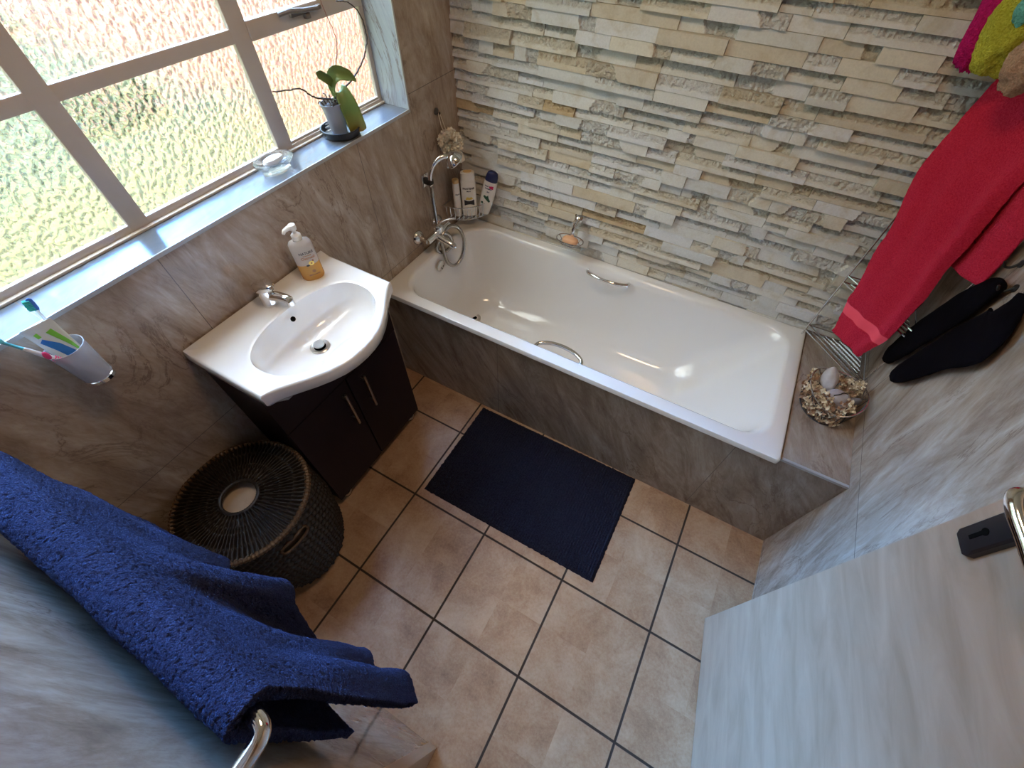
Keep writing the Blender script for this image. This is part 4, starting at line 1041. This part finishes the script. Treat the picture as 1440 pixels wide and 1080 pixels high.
def red_d(u, v):
    p = red(u, v); q = Vector((u * .35, v * 1.2, 0)); t = (v - .36) / .64
    d = .0012 * noise.noise(q * 170) + .0008 * noise.noise(q * 80)
    if .845 < t < .905: d = -.003
    return p + Nf * d
rt = build('hand_towel', MB().grid(red_d, 110, 330), M['redtowel'], None, True, 0, loc=(1.75, -.15, .7)); solid(rt, .008)
tag(rt, 'long red towel hanging from the top of the corner rack', 'towel')
rt.data.materials.append(M['redband'])
for p in rt.data.polygons:
    j = p.index // 110; t = ((j + .5) / 330 - .36) / .64
    if .85 < t < .90: p.material_index = 1
# fluffy cloths bundled on the top shelf
def fluffy(name, label, c, r, mat, seed, rot=0):
    mb = MB()
    def k(co):
        q = co * 2.2 + Vector((seed, 0, 0)); return 1 + .16 * noise.noise(q) + .07 * noise.noise(co * 7 + Vector((seed, 3, 1))) + .035 * noise.noise(co * 24)
    mb.ico((0, 0, 0), r, 5, k)
    Rm = Matrix.Rotation(rot, 3, Nf); mb.v = [tuple(Rm @ Vector(v) + Vector(c)) for v in mb.v]
    return tag(build(name, mb, mat, None, True, 0, loc=c), label, 'cloth', 'fluffy cloths on top of the corner rack')
fluffy('face_cloth', 'bright yellow-green fluffy cloth bunched on top of the rack', (1.612, -.098, 1.578), (.056, .044, .096), M['yellow'], 1.3, .10)
fluffy('face_cloth', 'magenta fluffy cloth tucked behind the yellow one on the rack', (1.575, -.050, 1.585), (.040, .030, .115), M['pink'], 4.1, .10)
fluffy('face_cloth', 'tan fluffy cloth hanging over the rack top above the red towel', (1.664, -.178, 1.537), (.045, .040, .062), M['brown'], 7.7, 0)
fluffy('face_cloth', 'mint green fluffy cloth at the frame edge above the tan cloth', (1.600, -.134, 1.615), (.021, .021, .034), M['teal'], 2.2, 0)

# ================================================================== RIGHT WALL
for i, (y, z, lb) in enumerate(((-.302, 1.176, 'black wall hook on right wall above the first sock, farthest from door'), (-.372, 1.150, 'black wall hook holding the black sock nearer the red towel'), (-.468, 1.205, 'black wall hook holding the wide black sock'), (-.485, 1.135, 'small black wall hook left bare beside the wide black sock'))):
    h = thing('wall_hook', lb, 'hook', (W, y, z), 'wall hooks on the right wall')
    build('hook_pad', MB().lathe([(.010, 0), (.010, .003), (.006, .005), (0, .0055)], (W - .0005, y, z + .010), 18, (-1, 0, 0)), M['dark'], h)
    build('hook_peg', MB().tube(spline([(W - .004, y, z + .010), (W - .012, y, z - .004), (W - .024, y, z - .006), (W - .032, y, z + .006)], 5), .0032, 8), M['dark'], h)
def sock(name, label, sec):
    P = [Vector(s[0]) for s in sec]; loops = []; n = 24
    N_ = 8; pts = []; ws = []; th = []
    S = spline(P, N_); m = len(S)
    for i in range(m):
        k = min(len(sec) - 2, i // N_); f = (i - k * N_) / N_
        pts.append(S[i]); ws.append(lerp(sec[k][1], sec[k + 1][1], f)); th.append(lerp(sec[k][2], sec[k + 1][2], f))
    for i in range(m):
        T = (pts[min(i + 1, m - 1)] - pts[max(i - 1, 0)]).normalized(); a = Vector((-1, 0, 0)); b = T.cross(a).normalized()
        loops.append([pts[i] + b * (ws[i] * cos(2 * pi * k / n)) + a * (th[i] * sin(2 * pi * k / n) + .002 * noise.noise(Vector((i * .4, k * .5, 0)))) for k in range(n)])
    return tag(build(name, MB().loft(loops, True, True), M['sock'], None, True, 60, loc=tuple(P[0])), label, 'sock', 'black socks on the right wall')
X = W - .020
sock('sock', 'black sock hanging on right wall, the one nearer the red towel', [((X, -.368, 1.152), .012, .008), ((X, -.335, 1.110), .044, .011), ((X, -.302, 1.02), .060, .013), ((X, -.274, .93), .060, .013), ((X, -.252, .84), .057, .012), ((X, -.238, .765), .042, .012), ((X, -.236, .738), .018, .008), ((X, -.237, .732), .004, .003)])
sock('sock', 'wide black sock hanging on right wall, the one nearer the door', [((X - .006, -.462, 1.200), .012, .008), ((X - .004, -.486, 1.155), .048, .011), ((X - .002, -.492, 1.095), .084, .012), ((X, -.446, 1.01), .070, .013), ((X, -.414, .92), .056, .013), ((X, -.382, .84), .046, .012), ((X, -.360, .79), .030, .010), ((X, -.358, .772), .020, .006)])

# --- wire bowl with dried flowers and stones on the ledge
bw = thing('wire_basket', 'dark wire basket of dried flowers and stones on the ledge', 'basket', (1.805, -.375, HB))
bc = Vector((1.800, -.372, HB)); 
def ovl(rx, ry, z, n=40, w=0): return [bc + Vector((rx * cos(2 * pi * k / n), ry * sin(2 * pi * k / n), z + w * cos(4 * pi * k / n))) for k in range(n)]
wf = MB().tube(ovl(.092, .108, .088, 40, .010), .0024, 8, True); build('rim_wire', wf, M['steelwire'], bw)
wg = MB().tube(ovl(.078, .094, .003), .0026, 8, True)
for k in range(0, 40, 4):
    a, b = ovl(.092, .108, .088, 40, .010)[k], ovl(.078, .094, .003)[k]; a2 = ovl(.092, .108, .088, 40, .010)[(k + 3) % 40]
    wg.tube(spline([b, b.lerp(a, .5) + (a - bc).normalized() * .004, a], 4), .0016, 6); 
    wg.tube(spline([a, a.lerp(a2, .5) - Vector((0, 0, .026)), a2], 5), .0014, 6)
for q in (-.05, -.025, 0, .025, .05): l = .094 * sqrt(1 - (q / .078) ** 2); wg.tube([bc + Vector((q, -l, .003)), bc + Vector((q, l, .003))], .0016, 6)
build('wire_body', wg, M['darkwire'], bw)
rd = random.Random(21)
def pebble(label, c, r, mat, seed, rot):
    mb = MB().ico((0, 0, 0), r, 4, lambda co: 1 + .10 * noise.noise(co * 1.3 + Vector((seed, 0, 0))) + .02 * noise.noise(co * 6))
    Rm = Matrix.Rotation(rot[2], 3, 'Z') @ Matrix.Rotation(rot[0], 3, 'X') @ Matrix.Rotation(rot[1], 3, 'Y'); mb.v = [tuple(Rm @ Vector(v) + Vector(c)) for v in mb.v]
    tag(build('stone', mb, mat, None, True, 0, loc=c), label, 'stone', 'stones in the wire basket')
pebble('long pale grey stone propped at the back of the wire basket', bc + Vector((-.030, .040, .090)), (.025, .044, .028), M['pebble'], 2.0, (.45, .05, .12))
pebble('round mauve grey stone with a dark line in middle of wire basket', bc + Vector((.008, -.022, .072)), (.043, .034, .030), M['pebble2'], 5.0, (.1, .1, .2))
pebble('dark slate chip beside the round stone in the wire basket', bc + Vector((.056, -.012, .074)), (.022, .014, .026), M['slate'], 8.0, (.3, .5, .4))
fl = MB(); fd = MB(); rs = bpy.data.objects['stone.001']
build('dark_line', MB().tube(spline([bc + Vector((-.014, -.040, .0975)), bc + Vector((.002, -.030, .1025)), bc + Vector((.012, -.018, .1030)), bc + Vector((.026, -.012, .099))], 4), .0017, 6), M['dark'], rs)
def blossom(mb, c, s):
    for _ in range(rd.randint(4, 6)):
        v = Vector((rd.gauss(0, 1), rd.gauss(0, 1), abs(rd.gauss(0, 1)))).normalized(); a = v.orthogonal().normalized(); b = v.cross(a)
        def pt(u, w): r = s * lerp(.25, 1, w); q = (u - .5) * 1.7; return Vector(c) + v * (r * cos(q * .6)) + a * (r * .55 * sin(q)) + b * (s * .25 * w * w)
        mb.grid(pt, 4, 3)
    mb.ico(c, s * .35, 1)
for _ in range(260):
    a = rd.uniform(0, 6.28); r = sqrt(rd.random()); x, y = .084 * r * cos(a), .100 * r * sin(a)
    z = rd.uniform(.045, .075) + (.022 if y < -.03 else 0)
    if (x + .030) ** 2 + (y - .042) ** 2 < .0012 or (x - .008) ** 2 + (y + .018) ** 2 < .0012: continue
    if x > .045 and y < .02 and rd.random() < .75: continue
    blossom(fl if rd.random() < .62 else fd, bc + Vector((x, y, z)), rd.uniform(.008, .014))
for _ in range(26):
    a = rd.uniform(2.6, 4.9); blossom(fl if rd.random() < .6 else fd, bc + Vector((.094 * cos(a), .108 * sin(a), rd.uniform(.055, .095))), rd.uniform(.008, .013))
for _ in range(90):
    a = rd.uniform(2.3, 5.3); blossom(fl if rd.random() < .6 else fd, bc + Vector((.080 * cos(a), .096 * sin(a), rd.uniform(.012, .07))), rd.uniform(.008, .013))
for _ in range(34): blossom(fl, bc + Vector((.040 + rd.gauss(0, .016), .045 + rd.gauss(0, .016), .104 + rd.gauss(0, .008))), rd.uniform(.006, .009))
tag(build('dried_flowers', fl, M['flower'], None, True, 0, loc=tuple(bc)), 'dried cream blossoms filling the wire basket on ledge', 'dried flowers', None, 'stuff')
tag(build('dried_leaves', fd, M['flowerdark'], None, True, 0, loc=tuple(bc)), 'dried brown petals lying among cream blossoms in wire basket', 'dried petals', None, 'stuff')
tag(build('dried_berry', MB().ico(bc + Vector((-.074, .046, .060)), .0085, 3), M['berry'], None, True, 0, loc=tuple(bc)), 'small dark red dried berry at left side of the wire basket', 'berry')

# ================================================================== CAMERA, LIGHT
cam = bpy.data.cameras.new('camera'); co = bpy.data.objects.new('camera', cam); col.objects.link(co)
R = ((0.8712255616895962, 0.49076754349254764, 0.010641377389826984), (0.39953107226241996, -0.69633152272892, -0.5962359706931678), (-0.2852033361573868, 0.5237075793855511, -0.8027387048948305))
mt = Matrix.Identity(4)
for i in range(3): mt[i][0] = R[0][i]; mt[i][1] = -R[1][i]; mt[i][2] = -R[2][i]
mt.translation = (1.2201, -1.6881, 1.8407); co.matrix_world = mt
cam.sensor_width = 36; cam.lens = 593.9757 / 1440 * 36; cam.clip_start = .02
scn.camera = co

def light(name, typ, energy, color, loc, d=None, **k):
    l = bpy.data.lights.new(name, typ); l.energy = energy; l.color = color; o = bpy.data.objects.new(name, l); col.objects.link(o); o.location = loc
    if d is not None: o.rotation_euler = Vector(d).to_track_quat('-Z', 'Y').to_euler()
    for a, v in k.items(): setattr(l, a, v)
    return o
light('sun', 'SUN', 18, (.10, .38, 1.0), (-4, 1, 4), (1, -.28, -.74), angle=radians(13))
light('ceiling_lamp', 'AREA', 5.5, (1, .68, .42), (.95, -1.05, ZC - .02), (0, 0, -1), shape='DISK', size=.35)
light('hall_fill', 'AREA', 2.5, (1, .78, .55), (1.2, YN - .75, ZC - .05), (0, 0, -1), shape='DISK', size=.4)  # unseen warm fill light added behind the doorway
po = light('window_portal', 'AREA', 1, (1, 1, 1), (-.17, (WY0 + WY1) / 2, (ZS + WZ1) / 2), (1, 0, 0), shape='RECTANGLE', size=WY1 - WY0, size_y=WZ1 - ZS)
po.data.cycles.is_portal = True
wd = bpy.data.worlds.new('sky'); scn.world = wd; wd.use_nodes = True; nt = wd.node_tree; bg = nt.nodes['Background']
tc = nt.nodes.new('ShaderNodeTexCoord'); sx = nt.nodes.new('ShaderNodeSeparateXYZ'); nt.links.new(tc.outputs['Generated'], sx.inputs[0])
cr = nt.nodes.new('ShaderNodeValToRGB'); nt.links.new(sx.outputs[2], cr.inputs[0]); nt.links.new(cr.outputs[0], bg.inputs[0])
for e, (p, c) in zip((cr.color_ramp.elements[0], cr.color_ramp.elements[1], cr.color_ramp.elements.new(.12)), ((0.0, (.06, .08, .05)), (.72, (.26, .58, 1.0)), (.30, (.07, .10, .10)))): e.position = p; e.color = (*c, 1)
bg.inputs[1].default_value = 15.5
vs = scn.view_settings; vs.view_transform = 'Standard'; vs.look = 'None'; vs.exposure = 0.52; vs.gamma = 1.0; vs.use_curve_mapping = False
